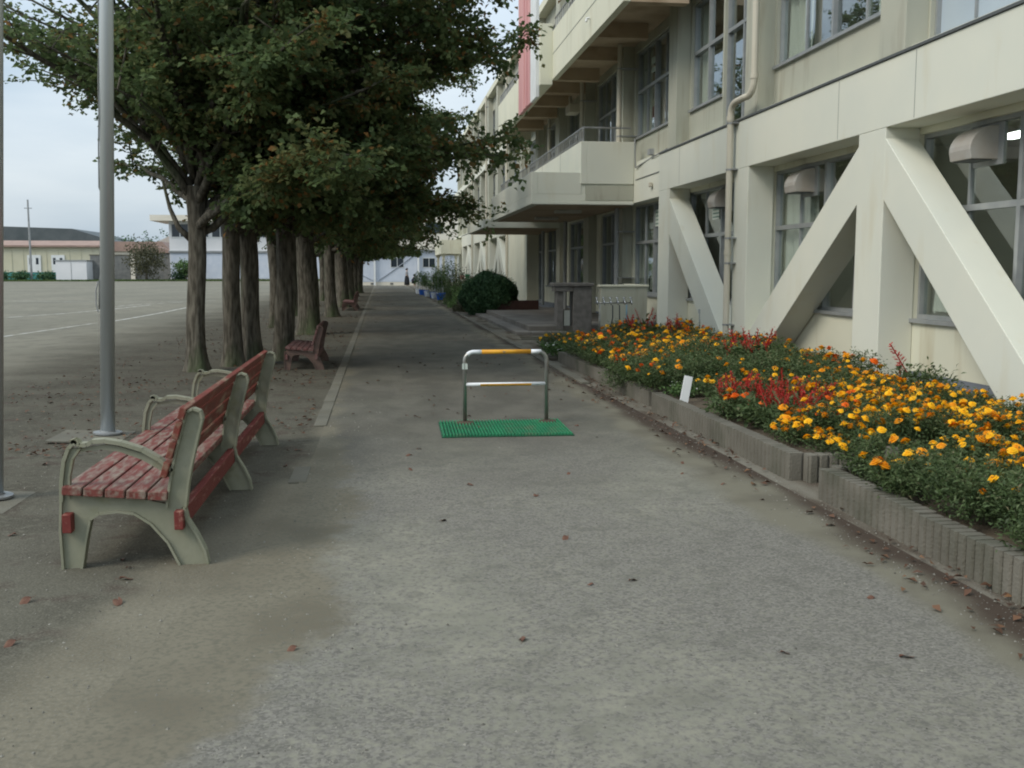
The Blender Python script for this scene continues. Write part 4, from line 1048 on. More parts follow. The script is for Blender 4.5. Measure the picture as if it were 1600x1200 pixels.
plant('white_flower_plant', [white_f], 3.2, 17.7, .02, [white_b], 26, 'bushy plant with tiny white flowers just behind the corner one', 'flower', 'small white flowers', 1.2)
plant('white_flower_plant', [white_f], 3.16, 10.55, .13, [white_b], 10, 'small pale green plant with white flowers beside the little white sign', 'flower', None, .7)
plant('marigold_plant', mari, 2.88, 12.05, .0, blooms_y, 2, 'bushy green marigold spilling over the planter edging onto the path', 'marigold', None, 1.1)

for i in range(16):
    y_ = 8.0 + 1.9 * rq.random(); x_ = 3.28 + rq.random() * min(1.0, .35 + .30 * (y_ - 7.9))
    if not (y_ > 9.3 and x_ < 3.55):
        plant('salvia_plant', salv, x_, y_, .13, spikes, rq.randint(6, 9), 'red spiked salvia plant in the middle planter behind the small white sign', 'salvia', 'red salvia in the middle planter', 1.0)
for (x_, y_) in ((2.95, 17.6), (3.3, 18.3), (3.7, 17.2), (3.9, 18.2)):
    plant('marigold_plant', mari, x_, y_, .02, blooms_y, 6, 'low marigold plant beyond the planter end beside the white flowers', 'marigold', 'marigolds beside the white flowers', 1.1)

# plant sign, marker stone, stake
sg_ = MB(); m_ = Matrix.Translation((3.03, 10.0, .17)) @ Matrix.Rotation(R(14), 4, 'Y') @ Matrix.Rotation(R(-12), 4, 'X')
sg_.box(-.045, .045, -.006, .006, 0, .27, m_); sgo = sg_.build('plant_sign', M['white_paint'], bevel=.003)
tag(sgo, 'small leaning white name board stuck in the middle planter corner', 'sign')
st = MB()
st.add([(-.07, -.05, 0), (.09, -.05, 0), (.09, .05, 0), (-.07, .05, 0), (-.025, -.03, .26), (.035, -.03, .26), (.035, .03, .26), (-.025, .03, .26)],
       [(0, 3, 2, 1), (4, 5, 6, 7), (0, 1, 5, 4), (1, 2, 6, 5), (2, 3, 7, 6), (3, 0, 4, 7)])
o = st.build('marker_stone', M['kerb'], bevel=.01, loc=(3.22, 6.1, .12)); tag(o, 'short tapering grey stone marker among the marigolds in the nearest planter', 'marker stone')
st = MB(); st.tube([(0, 0, 0), (0, 0, .62)], .012, 6); st.tube([(0, 0, .62), (0, 0, .70)], .028, 8)
o = st.build('garden_stake', M['grey_pipe'], loc=(6.1, 19.2, .05)); tag(o, 'thin grey standpipe sticking up behind the marigolds by the wall', 'stake')

# ------------------------------------------------------------------ trees
def bez(a, c, b, t): return a * (1 - t) ** 2 + c * 2 * t * (1 - t) + b * t * t
def keep_prob(x, z):
    # the field side (-x) of the row is pruned high and thin; the tops are thin as well
    if x < -.2:
        lim = 2.45 + .95 * min(-x, 1.35) + .35 * max(0, -x - 1.35)
        if z < lim: return 0.0
        p = 1 - .50 * min(1, (-x - .2) / 1.6)
    else: p = 1.0
    if z > 5.0 and x >= 0.2: p *= .72
    if z > 4.3 and x < 0.2: p *= 1 - .74 * min(1, (z - 4.3) / .9) * min(1, (0.2 - x) / 1.2)
    return p
def crown_arrays(seed, Rr, H, zb, nl, nsub, ntw, nlf, L, W, trunk_h=2.3, open_side=None):
    q = np.random.RandomState(seed); wood = MB()
    Cs, Ns, Ts, Tn = [], [], [], []
    for i in range(nl):
        u = i / (nl - 1); az = i * 2.39996 + q.uniform(-.3, .3)
        s = u ** 1.15; zt = zb + (H - zb) * (s * .97) + q.uniform(-.1, .25)
        sn = (zt - zb) / (H - zb)
        er = Rr * (.90 + .10 * sn / .5) if sn < .5 else Rr * math.sqrt(max(.02, 1 - ((sn - .5) / .54) ** 2))
        er *= q.uniform(.86, 1.06)
        d = np.array([math.cos(az), math.sin(az), 0.])
        if d[0] > .3: er *= 1.06 if zt > 4.8 else .90
        a = np.array([0, 0, trunk_h - .25 + 1.3 * u]) + d * .05
        b = d * er + np.array([0, 0, zt])
        c = a + d * er * .30 + np.array([0, 0, max(.55, (zt - a[2]) * .75)])
        ts = np.linspace(0, 1, 9); P = np.array([bez(a, c, b, t) for t in ts]); P[1:-1] += q.normal(size=(7, 3)) * .05
        thin = 1.0
        if keep_prob(b[0], b[2]) == 0:
            continue
            b[2] = 2.45 + .95 * min(-b[0], 1.35) + .35 * max(0, -b[0] - 1.35) + q.uniform(.3, .9); thin = .5
            c = a + d * er * .22 + np.array([0, 0, (b[2] - a[2]) * 1.0])
        r0 = (.055 * (1 - .5 * u) + .012) * thin
        wood.tube([tuple(p) for p in P], [r0 * (1 - t) ** .8 + .007 for t in ts], 6)
        for k in range(nsub):
            if False: pass
            t = .16 + .84 * (k + q.uniform(0, 1)) / nsub
            p = bez(a, c, b, t); tan = bez(a, c, b, min(1, t + .05)) - bez(a, c, b, t - .05); tan /= np.linalg.norm(tan)
            sd_ = q.normal(size=3); sd_[2] = sd_[2] * .45 + .05; sd_ /= np.linalg.norm(sd_)
            dr = tan * .7 + sd_ * .9; dr[2] *= .75; dr /= np.linalg.norm(dr)
            ln = q.uniform(.55, 1.15) * (1.15 - .35 * t) * Rr / 4
            e = p + dr * ln
            if e[2] < zb - .1: e[2] = zb - .1 + q.uniform(0, .15)
            if keep_prob(e[0], e[2]) == 0: continue
            wood.tube([tuple(p), tuple((p + e) / 2 + q.normal(size=3) * .04 + np.array([0, 0, .05])), tuple(e)], [.016, .010, .004], 4, cap=False)
            for j in range(ntw):
                tt = q.uniform(.15, 1.0); pp = p + (e - p) * tt
                dd = q.normal(size=3); dd[2] = dd[2] * .6 - .05; dd = dd / np.linalg.norm(dd) + dr * .5; dd /= np.linalg.norm(dd)
                tl = q.uniform(.22, .5)
                lt = np.linspace(.1, 1, nlf); base = pp + dd * tl * lt[:, None]
                side = np.cross(dd, [0, 0, 1.]); side /= np.linalg.norm(side) + 1e-6
                sg2 = np.where(np.arange(nlf) % 2, 1, -1)[:, None]
                off = side * sg2 * L * .45 + q.normal(size=(nlf, 3)) * .025
                Cs.append(base + off); Ts.append(dd * .8 + side * sg2 * .8 + q.normal(size=(nlf, 3)) * .3 + np.array([0, 0, -.15]))
                Ns.append(np.array([0, 0, .8]) + q.normal(size=(nlf, 3)) * .7)
                Tn.append(np.full(nlf, q.normal(.42, .13)) + q.normal(size=nlf) * .09)
    C = np.concatenate(Cs); N = np.concatenate(Ns); T = np.concatenate(Ts); tn = np.clip(np.concatenate(Tn), 0, 1)
    kp = np.array([keep_prob(x_, z_) for x_, z_ in C[:, [0, 2]]]); kq = q.uniform(size=len(C)) < kp
    C, N, T, tn = C[kq], N[kq], T[kq], tn[kq]
    n = len(C)
    # a scatter of turned (orange-brown) leaves
    turned = q.uniform(size=n) < .05; tn[turned] = q.uniform(.8, 1, turned.sum())
    me = leaf_mesh('crown', C, N, T, L * q.uniform(.75, 1.25, n), W * q.uniform(.75, 1.2, n), tn, M['leaves'])
    return me, wood
def trunk_mb(seed, r, h, lean=(0, 0), extra=True):
    q = random.Random(seed); b = MB(); n = 18; rings = 26; vs = []
    ph = [q.uniform(0, 6.28) for _ in range(6)]
    for k in range(rings + 1):
        t = k / rings; z = h * t - .03
        flare = 1 + .42 * math.exp(-t * h / .18) + .10 * math.exp(-(t * h) / .7); top = 1 + .35 * max(0, (t - .75) / .25) ** 2
        for j in range(n):
            a = 2 * math.pi * j / n
            lump = 1 + .07 * math.sin(2 * a + ph[0] + z * .8) + .06 * math.sin(3 * a + ph[1] - z * 1.1) + .04 * math.sin(5 * a + ph[2] + z * 2.3) + .035 * math.sin(4 * z + ph[3] + a) + (.14 * math.sin(5 * a + ph[4]) * math.exp(-t * h / .25))
            rr_ = r * flare * top * lump
            vs.append((rr_ * math.cos(a) + lean[0] * t + .03 * math.sin(z * 1.7 + ph[5]), rr_ * math.sin(a) + lean[1] * t, z))
    b.add(vs, [(i * n + j, i * n + (j + 1) % n, (i + 1) * n + (j + 1) % n, (i + 1) * n + j) for i in range(rings) for j in range(n)])
    return b
variants = []
for sd_, (Rr, H) in ((1, (4.1, 9.2)), (2, (3.9, 8.8)), (3, (4.2, 9.5))):
    variants.append(crown_arrays(sd_, Rr, H, 2.45, 34, 13, 15, 13, .092, .070))
far_variant = [crown_arrays(9, 4.1, 9.0, 2.5, 24, 9, 6, 10, .24, .17)]
def join_mb(a, b, off=(0, 0, 0)):
    c = MB(); c.v = list(a.v); c.f = list(a.f); c.add([(v[0] + off[0], v[1] + off[1], v[2] + off[2]) for v in b.v], b.f); return c
tree_list = [
    # x, y, r, lean, variant, rot, scale, label
    (-2.72, 15.7, .135, (.03, 0), 0, 0.35, 1.0, 'tree with slim mossy trunk and side shoot, nearest of the row'),
    (-2.30, 16.5, .135, (-.05, 0), 1, 0.21, 1.0, 'tree with pale brown trunk, second from the left in the near cluster'),
    (-2.02, 16.9, .145, (-.14, 0), 2, 0.07, 1.0, 'tree with a leaning ridged trunk, third in the near cluster'),
    (-1.60, 17.5, .150, (.03, 0), 0, -0.07, 1.0, 'thick dark trunked tree directly behind the small brown bench'),
    (-1.72, 24.5, .235, (-.05, 0), 1, -0.21, 1.02, 'broad double-ribbed trunk tree just beyond the small brown bench'),
    (-2.75, 27.5, .17, (0, 0), 2, -0.35, 1.0, 'tree on the field side of the row behind the thick trunks'),
    (-2.8, 34.5, .17, (0, 0), 0, 0.42, 1.0, 'tree on the field side of the row, farther than the broad trunk'),
    (-1.60, 33.5, .17, (-.03, 0), 2, 0.28, 1.0, 'tree beside the path in the middle of the row'),
    (-1.57, 42.3, .24, (0, 0), 1, 0.14, 1.02, 'stout trunk tree beside the distant brown bench'),
    (-2.83, 44.0, .17, (0, 0), 0, 0.00, 1.0, 'slender tree on the field side level with the distant bench'),
    (-2.83, 51.2, .18, (0, 0), 2, -0.14, 1.0, 'slender tree on the field side beyond the distant bench'),
    (-1.55, 51.0, .22, (0, 0), 3, -0.28, 1.0, 'tree beside the path just past the distant bench'),
    (-2.81, 57.2, .18, (0, 0), 3, -0.42, 1.0, 'tree on the field side deep in the row'),
    (-1.5, 59.5, .22, (0, 0), 3, 0.35, 1.0, 'tree beside the path deep in the row'),
    (-1.48, 68.0, .24, (.2, 0), 3, 0.21, 1.0, 'curving trunk tree beside the path near the row end'),
    (-2.8, 66.0, .18, (0, 0), 3, 0.07, 1.0, 'tree on the field side near the row end'),
    (-1.8, 77.0, .22, (0, 0), 3, -0.07, 1.0, 'second last tree of the row beside the path'),
    (-2.2, 86.0, .22, (0, 0), 3, -0.21, 1.0, 'last tree of the row in front of the pale blue prefab'),
]
for i, (x, y, r, lean, v, rot, sc, lb) in enumerate(tree_list):
    me, wood = (variants + far_variant)[v]
    t = empty('tree', (x, y, 0), 0, lb, 'tree', 'trees in the row along the path')
    tm = trunk_mb(40 + i, r, 2.75, lean)
    if i == 0: tm.tube([(-.05, 0, 1.95), (-.22, 0, 2.12), (-.33, 0, 2.4), (-.42, 0, 2.8)], [.05, .04, .03, .018], 8)
    tk = tm.build('trunk', M['bark'], t, smooth=True)
    wm = bpy.data.meshes.get('limbs_%d' % v)
    if wm is None:
        wm = wood.mesh('limbs_%d' % v); wm.materials.append(M['bark'])
        wm.polygons.foreach_set('use_smooth', [True] * len(wm.polygons))
    link_mesh('branches', wm, t, (lean[0], lean[1], 0), (0, 0, rot), (sc,) * 3)
    link_mesh('crown', me, t, (lean[0], lean[1], 0), (0, 0, rot), (sc,) * 3)

# ------------------------------------------------------------------ shrubs and garden
def ball_foliage(name, m, rx, ry, h, n, L, W, seed, solid=.6, z0=0.0, lump=.12):
    q = np.random.RandomState(seed)
    d = q.normal(size=(n, 3)); d /= np.linalg.norm(d, axis=1, keepdims=True); d[:, 2] = np.abs(d[:, 2]) if z0 == 0 else d[:, 2]
    ph = q.uniform(0, 6.28, 6)
    lf = 1 + lump * (np.sin(3 * d[:, 0] * 2 + ph[0]) * np.sin(4 * d[:, 1] + ph[1]) + .6 * np.sin(9 * d[:, 2] + ph[2] + 5 * d[:, 0]) + .5 * np.sin(14 * d[:, 1] + ph[3] + 9 * d[:, 0]))
    rad = solid + (1 - solid) * q.uniform(0, 1, n) ** .45; rad += (q.uniform(size=n) < .03) * q.uniform(0, .1, n)
    C = d * (rad * lf)[:, None] * np.array([rx, ry, h if z0 == 0 else h / 2]); C[:, 2] += z0
    N = d + q.normal(size=(n, 3)) * .5; T = q.normal(size=(n, 3)) + np.array([0, 0, .5])
    tint = np.clip(q.normal(.4, .18, n) + .25 * (rad - .85), 0, 1)
    return leaf_mesh(name, C, N, T, L * q.uniform(.7, 1.3, n), W * q.uniform(.7, 1.3, n), tint, m)
sh = empty('round_shrub', (3.62, 34.6, 0), 0, 'large clipped round dark green shrub right of the path by the terrace', 'shrub')
link_mesh('foliage', ball_foliage('foliage', M['shrub'], .96, .96, 1.62, 24000, .095, .045, 4, .74, .60, .06), sh)
b = MB()
for i in range(8):
    a = i * .8; b.tube([(0, 0, 0), (.3 * math.cos(a), .3 * math.sin(a), .5), (.6 * math.cos(a), .6 * math.sin(a), 1.0)], [.05, .03, .012], 6)
b.build('stems', M['bark'], sh)
q = np.random.RandomState(14); k = 70; az = q.uniform(0, 6.28, k); el = q.uniform(.5, 1.5, k)
D_ = np.stack([np.cos(az) * np.cos(el), np.sin(az) * np.cos(el), np.sin(el)], 1); reps = 9
tt = np.tile(np.linspace(.95, 1.14, reps), k)[:, None]; DD = np.repeat(D_, reps, 0)
C = DD * tt * np.array([.96, .96, .81]) + np.array([0, 0, .6]) + q.normal(size=(k * reps, 3)) * .012
link_mesh('stray_twigs', leaf_mesh('stray_twigs', C, q.normal(size=C.shape), DD + q.normal(size=C.shape) * .4, np.full(len(C), .06), np.full(len(C), .02), q.uniform(.3, .8, len(C)), M['shrub']), sh)
bx = empty('wooden_planter', (4.55, 34.0, .19), 0, 'low dark brown wooden planter trough on the terrace beside the round shrub', 'planter')
b = MB(); b.box(-.75, .65, -.2, -.16, 0, .3); b.box(-.75, .65, .16, .2, 0, .3); b.box(-.75, -.71, -.16, .16, 0, .3); b.box(.61, .65, -.16, .16, 0, .3); b.build('boards', M['brown_box'], bx, bevel=.006)
b = MB(); b.box(-.71, .61, -.16, .16, .02, .25); b.build('soil', M['soil'], bx)
rc_ = MB(); rc_.add([(-.32, -.2, 0), (.32, -.2, 0), (.32, .2, 0), (-.32, .2, 0), (-.1, -.03, .45), (-.02, -.03, .45), (-.02, .03, .45), (-.1, .03, .45)],
                    [(0, 3, 2, 1), (4, 5, 6, 7), (0, 1, 5, 4), (1, 2, 6, 5), (2, 3, 7, 6), (3, 0, 4, 7)])
o = rc_.build('red_ramp_cover', M['red_rubber'], bevel=.02, loc=(4.75, 36.6, .19)); tag(o, 'faded red wedge shaped cover standing behind the brown planter trough', 'cover')

def garden_bush(x, y, rx, ry, h, m, n, label, seed, name='garden_plant', L=.09, W=.045, group=None, cat='plant'):
    r = empty(name, (x, y, 0), 0, label, cat, group)
    link_mesh('foliage', ball_foliage('foliage', M[m], rx, ry, h, n, L, W, seed, .35, 0, .2), r)
    b = MB(); q = random.Random(seed)
    for i in range(7):
        a = q.uniform(0, 6.28); b.tube([(0, 0, 0), (rx * .3 * math.cos(a), ry * .3 * math.sin(a), h * .5), (rx * .6 * math.cos(a), ry * .6 * math.sin(a), h * .8)], [.012, .009, .005], 5)
    b.build('stems', M['stem'], r); return r
garden_bush(3.35, 41, .75, 1.3, .95, 'pale_leaf', 2600, 'bright green leafy bush beside the path just beyond the round shrub', 31)
garden_bush(3.45, 45, .9, 1.4, 1.05, 'mari_leaf', 2600, 'low green garden bush behind the bright green one', 32)
garden_bush(3.9, 50, .9, 1.4, 1.5, 'dull_leaf', 2200, 'tall straggly olive plant beside the garden netting', 33)
garden_bush(3.5, 56, .9, 1.6, 1.9, 'mari_leaf', 2600, 'tall leafy garden plant rising behind the blue pots', 34)
garden_bush(4.0, 63, 1.0, 1.6, 2.0, 'pale_leaf', 2200, 'tall pale green garden plant farthest along the building', 35)
garden_bush(2.95, 37.2, .35, .5, .5, 'dull_leaf', 800, 'small yellowish weed clump at the foot of the round shrub', 36)
# blue pots with tall staked plants
pot_me = MB().lathe([(.13, 0), (.15, .02), (.19, .28), (.205, .29), (.205, .32), (.18, .32), (.17, .26)], 16).mesh('pot'); pot_me.materials.append(M['blue'])
pot_w = pot_me.copy(); pot_w.materials.clear(); pot_w.materials.append(M['white_plastic'])
stk = MB(); [stk.tube([(.12 * math.cos(a), .12 * math.sin(a), .2), (.10 * math.cos(a), .10 * math.sin(a), 1.35)], .007, 5) for a in (0.3, 2.4, 4.5)]
for z in (.6, .9, 1.2): stk.tube([(.12 * math.cos(a), .12 * math.sin(a), z) for a in [i * math.pi / 6 for i in range(13)]], .004, 4)
stk_me = stk.mesh('plant_support'); stk_me.materials.append(M['white_plastic'])
pf = foliage('foliage', M['pale_leaf'], .26, 1.25, 12, 420, .09, .05, spread=.12)[0]
pots = [(2.95, 52, 0), (2.78, 54.2, 1), (2.80, 56, 0), (2.6, 58.2, 1), (2.62, 60.3, 0), (2.45, 62.4, 0), (2.35, 65.5, 1), (3.15, 53.6, 0)]
for (x, y, w) in pots:
    r = empty('potted_plant', (x, y, 0), rq.uniform(0, 6), 'tall staked plant in a %s pot in the row along the path edge' % ('white' if w else 'blue'), 'potted plant', 'staked plants in %s pots' % ('white' if w else 'blue'))
    link_mesh('pot', pot_w if w else pot_me, r); link_mesh('plant_support', stk_me, r); link_mesh('foliage', pf, r, (0, 0, .22))
# small grey rack with buckets by the wall
rk = empty('garden_rack', (4.75, 58, 0), 0, 'small grey metal rack standing among the garden plants by the wall', 'rack')
b = MB()
for x in (-.3, .3):
    for y in (-.2, .2): b.tube([(x, y, 0), (x, y, 1.0)], .018, 6)
for z in (.3, .65, .98): b.box(-.32, .32, -.22, .22, z, z + .015)
for i in range(9): b.tube([(-.3 + i * .075, -.21, .02), (-.3 + i * .075, -.21, .98)], .008, 5)
b.build('frame', M['alu'], rk)
o = MB().lathe([(.10, 0), (.14, .26), (.15, .27), (.13, .26)], 14).build('bucket', mat('green_bucket', (.02, .25, .12), rough=.4), loc=(4.85, 58, .997)); tag(o, 'green bucket on top of the grey garden rack', 'bucket')
o = MB().lathe([(.10, 0), (.14, .2), (.15, .21), (.13, .2)], 14).build('bucket', mat('pink_bucket', (.6, .28, .25), rough=.4), loc=(4.56, 58, .997)); tag(o, 'pink bucket on top of the grey garden rack', 'bucket')

# ------------------------------------------------------------------ fallen leaves
dl = MB(); n = 7
for i in range(n + 1):
    t = i / n; w = .028 * math.sin(math.pi * min(.97, t * .95 + .03)) ** .8
    dl.v += [(t * .1 - .05, -w, .012 * math.sin(t * 5) + .012), (t * .1 - .05, 0, .004 + .008 * math.sin(t * 4)), (t * .1 - .05, w, .014 * math.cos(t * 4) + .01)]
for i in range(n):
    for j in range(2): a = i * 3 + j; dl.f.append((a, a + 1, a + 4, a + 3))
dl.tube([(-.05, 0, .004), (-.085, .006, .008)], .0015, 4)
dl_me = dl.mesh('fallen_leaf'); dl_me.materials.append(M['dry_leaf']); dl_me.polygons.foreach_set('use_smooth', [True] * len(dl_me.polygons))
leaf_xy = [(1.19, 4.7), (0.97, 4.66), (.55, 3.98), (-.37, 3.98), (1.55, 3.7), (1.0, 5.5), (1.35, 7.3), (1.0, 6.6), (2.18, 7.2), (2.35, 6.8), (2.3, 7.6), (2.45, 6.3), (.3, 8.5), (.2, 8.2), (1.9, 8.9),
           (2.6, 5.6), (2.55, 5.0), (2.2, 4.3), (.6, 7.0), (.35, 6.0), (.2, 7.6), (1.7, 9.9), (.95, 9.3), (.9, 9.5), (1.85, 9.6), (2.0, 3.6), (2.45, 8.2), (2.6, 9.0), (.7, 10.9), (.25, 10.5), (1.2, 12), (1.8, 12.5)]
for (x, y) in leaf_xy:
    o = link_mesh('fallen_leaf', dl_me, None, (x, y, .01 if y not in (9.3, 9.5) else .03), (rq.uniform(-.2, .2), rq.uniform(-.2, .2), rq.uniform(0, 6.28)), (rq.uniform(.3, .62),) * 3)
    tag(o, 'dry brown fallen leaf lying on the grey path', 'leaf', 'fallen leaves on the path')
for (x, y) in [(-1.25, 5.05), (-1.35, 5.4), (-1.28, 5.25), (-1.62, 4.75), (-1.2, 4.68), (-2.1, 6.0), (-1.9, 7.3), (-2.6, 8.2), (-1.5, 4.2), (-2.2, 5.1), (-.75, 7.9), (-.7, 8.6), (-1.7, 10.4)]:
    o = link_mesh('fallen_leaf', dl_me, None, (x, y, .004), (rq.uniform(-.2, .2), rq.uniform(-.2, .2), rq.uniform(0, 6.28)), (rq.uniform(.4, .75),) * 3)
    tag(o, 'reddish brown fallen leaf lying on the bare dirt around the red bench', 'leaf', 'fallen leaves on the dirt')
q = np.random.RandomState(8); n = 5200
lx = q.uniform(-4.5, -.7, n); ly = 8.5 + 60 * q.uniform(0, 1, n) ** 1.6
n2 = 700; lx = np.concatenate([lx, 2.35 + .5 * q.uniform(0, 1, n2) ** .6]); ly = np.concatenate([ly, q.uniform(3.5, 16, n2)])
n3 = 500; lx = np.concatenate([lx, q.uniform(-.5, 2.6, n3)]); ly = np.concatenate([ly, 10 + 50 * q.uniform(0, 1, n3)])
n = len(lx)
keep = (np.sin(lx * 2.1 + ly * .7) + np.sin(ly * 1.3 - lx) + q.normal(size=n) * .8) > -.3
lx, ly = lx[keep], ly[keep]; n = len(lx)
C = np.stack([lx, ly, np.full(n, .022)], 1); N = np.array([0, 0, 1.]) + q.normal(size=(n, 3)) * .25; T = q.normal(size=(n, 3)) * np.array([1, 1, .1])
o = link_mesh('leaf_litter', leaf_mesh('leaf_litter', C, N, T, .055 * q.uniform(.4, 1.3, n), .035 * q.uniform(.4, 1.2, n), np.clip(q.normal(.4, .25, n), 0, 1), M['litter']))
tag(o, 'scattered brown leaf litter on the dirt beneath the trees', 'leaf litter', kind='stuff')

# grit: small stones lying on the dirt and along the planters
q = np.random.RandomState(18)
def grit(xa, xb, ya, yb, n, z): return np.stack([q.uniform(xa, xb, n), ya + (yb - ya) * q.uniform(0, 1, n) ** 1.5, np.full(n, z)], 1)
P_ = np.concatenate([grit(-3.5, -.9, 3.2, 12, 2600, .001), grit(2.5, 2.82, 3.3, 16, 1500, .009), grit(-.9, 2.6, 3.0, 9, 700, .008), grit(-.55, 0.0, 3.0, 12, 700, .008)])
n = len(P_); r_ = .0025 + .006 * q.uniform(0, 1, n) ** 3
off = np.array([[1, 0, 0], [0, 1, 0], [-1, 0, 0], [0, -1, 0], [0, 0, .8]])
V = (P_[:, None, :] + off[None] * r_[:, None, None] * q.uniform(.6, 1.4, (n, 5, 1))).reshape(-1, 3)
F = [tuple(5 * i + k for k in f) for i in range(n) for f in ((0, 1, 4), (1, 2, 4), (2, 3, 4), (3, 0, 4))]
gm = bpy.data.meshes.new('gravel'); gm.from_pydata(V.tolist(), [], F); gm.materials.append(M['grit'])
o = link_mesh('gravel', gm); tag(o, 'fine grit and small stones scattered on the dirt and path edges', 'gravel', kind='stuff')

# ------------------------------------------------------------------ people
def skin_body(name, pts, edges, m, parent, levels=2):
    me = bpy.data.meshes.new(name); me.from_pydata([p[0] for p in pts], edges, [])
    o = bpy.data.objects.new(name, me); col.objects.link(o); o.parent = parent
    o.modifiers.new('skin', 'SKIN')
    sv = me.skin_vertices[0].data
    for i, p in enumerate(pts):
        r_ = p[1]; sv[i].radius = r_ if isinstance(r_, tuple) else (r_, r_)
    sv[0].use_root = True
    s_ = o.modifiers.new('sub', 'SUBSURF'); s_.levels = levels; s_.render_levels = levels
    me.materials.append(m)
    return o
def head_parts(r, c, hs, yaw):
    b = MB(); nn, kk = 16, 12; vs = []
    for i in range(kk + 1):
        th = math.pi * i / kk
        for j in range(nn):
            ph = 2 * math.pi * j / nn
            x, y, z = math.sin(th) * math.cos(ph), math.sin(th) * math.sin(ph), math.cos(th)
            f = 1.08 if x < 0 and z > -.2 else 1.04
            vs.append((x * hs * .52 * f, y * hs * .44, z * hs * .54 + .02))
    b.add(vs, [(i * nn + j, i * nn + (j + 1) % nn, (i + 1) * nn + (j + 1) % nn, (i + 1) * nn + j) for i in range(kk) for j in range(nn) if not (i in () )])
    # the hair is a cap that leaves the face (+x) open
    hv = MB(); hv.v = list(b.v); hv.f = [f for f in b.f if not (sum(b.v[k][0] for k in f) / 4 > hs * .16 and sum(b.v[k][2] for k in f) / 4 < hs * .27) and not sum(b.v[k][2] for k in f) / 4 < -hs * .42]
    hv.lathe([(.02, -.06), (.035, -.02), (.03, .03), (.01, .05)], 8, (-hs * .56, 0, -.0))
    h = hv.build('hair', M['hair'], r, smooth=True, loc=c); h.rotation_euler = (0, 0, yaw)
# standing person, head turned to the right towards the crouching one
P = empty('person', (2.43, 97.5, 0), 0, 'person standing in a grey top and long black skirt before the prefab', 'person')
H_ = 1.66
pts = [((0, 0, .92), (.13, .10)), ((0, 0, 1.12), (.115, .085)), ((0, 0, 1.30), (.15, .10)), ((0, 0, 1.41), (.07, .06)), ((0.01, 0, 1.47), (.048, .048)), ((.02, 0, 1.555), (.078, .092)), ((.02, 0, 1.62), (.06, .065)),
       ((.0, -.17, 1.34), .05), ((.02, -.21, 1.10), .038), ((.10, -.18, .90), .028), ((.13, -.17, .84), (.03, .015)),
       ((.0, .17, 1.34), .05), ((.03, .21, 1.10), .038), ((.12, .16, .92), .028), ((.15, .15, .86), (.03, .015)),
       ((0, -.09, .84), .085), ((.01, -.09, .48), .055), ((-.01, -.09, .10), .038), ((.09, -.09, .035), .035),
       ((0, .09, .84), .085), ((.01, .09, .48), .055), ((-.01, .09, .10), .038), ((.09, .09, .035), .035), ((.115, 0, 1.55), .014)]
edges = [(0, 1), (1, 2), (2, 3), (3, 4), (4, 5), (5, 6), (2, 7), (7, 8), (8, 9), (9, 10), (2, 11), (11, 12), (12, 13), (13, 14), (0, 15), (15, 16), (16, 17), (17, 18), (0, 19), (19, 20), (20, 21), (21, 22), (5, 23)]
skin_body('body', pts, edges, M['skin'], P)
top_pts = [((0, 0, .95), (.165, .13)), ((0, 0, 1.12), (.15, .115)), ((0, 0, 1.30), (.175, .125)), ((0, 0, 1.40), (.09, .08)),
           ((.0, -.18, 1.34), .075), ((.02, -.22, 1.10), .062), ((.09, -.19, .93), .05), ((.0, .18, 1.34), .075), ((.03, .22, 1.10), .062), ((.11, .17, .95), .05)]
skin_body('top', top_pts, [(0, 1), (1, 2), (2, 3), (2, 4), (4, 5), (5, 6), (2, 7), (7, 8), (8, 9)], M['grey_cloth'], P)
MB().lathe([(.26, .10), (.25, .35), (.21, .70), (.175, .88), (.15, .98)], 16).build('skirt', M['black_cloth'], P, smooth=True)
head_parts(P, (.02, 0, 1.57), .225, 0)
# crouching person facing right (+x)
P = empty('person', (3.02, 97.4, 0), 0, 'person crouching in dark navy clothes with a white shirt front beside the standing one', 'person')
pts = [((-.12, 0, .40), (.13, .12)), ((-.05, 0, .58), (.12, .10)), ((.04, 0, .76), (.14, .10)), ((.10, 0, .86), (.06, .06)), ((.13, 0, .92), (.048, .048)), ((.16, 0, 1.0), (.078, .092)), ((.17, 0, 1.07), (.06, .065)),
       ((.05, -.17, .80), .05), ((.20, -.20, .62), .038), ((.40, -.12, .50), .028), ((.46, -.11, .47), (.03, .015)),
       ((.05, .17, .80), .05), ((.20, .20, .62), .038), ((.40, .12, .48), .028), ((.46, .11, .45), (.03, .015)),
       ((-.05, -.12, .40), .09), ((.28, -.13, .50), .065), ((.08, -.12, .12), .042), ((.18, -.12, .04), .036),
       ((-.05, .12, .38), .09), ((.26, .13, .46), .065), ((.04, .12, .12), .042), ((.14, .12, .04), .036)]
skin_body('body', pts, edges[:-1], M['skin'], P)
j_pts = [((-.13, 0, .44), (.16, .14)), ((-.05, 0, .58), (.15, .12)), ((.04, 0, .76), (.165, .12)), ((.10, 0, .85), (.08, .075)), ((.05, -.18, .80), .07), ((.20, -.21, .62), .058), ((.36, -.14, .52), .045), ((.05, .18, .80), .07), ((.20, .21, .62), .058), ((.36, .14, .50), .045)]
skin_body('jacket', j_pts, [(0, 1), (1, 2), (2, 3), (2, 4), (4, 5), (5, 6), (2, 7), (7, 8), (8, 9)], M['navy_cloth'], P)
t_pts = [((-.12, 0, .40), (.16, .15)), ((-.03, -.12, .41), .11), ((.28, -.13, .50), .085), ((.09, -.12, .16), .06), ((-.03, .12, .39), .11), ((.26, .13, .46), .085), ((.05, .12, .16), .06)]
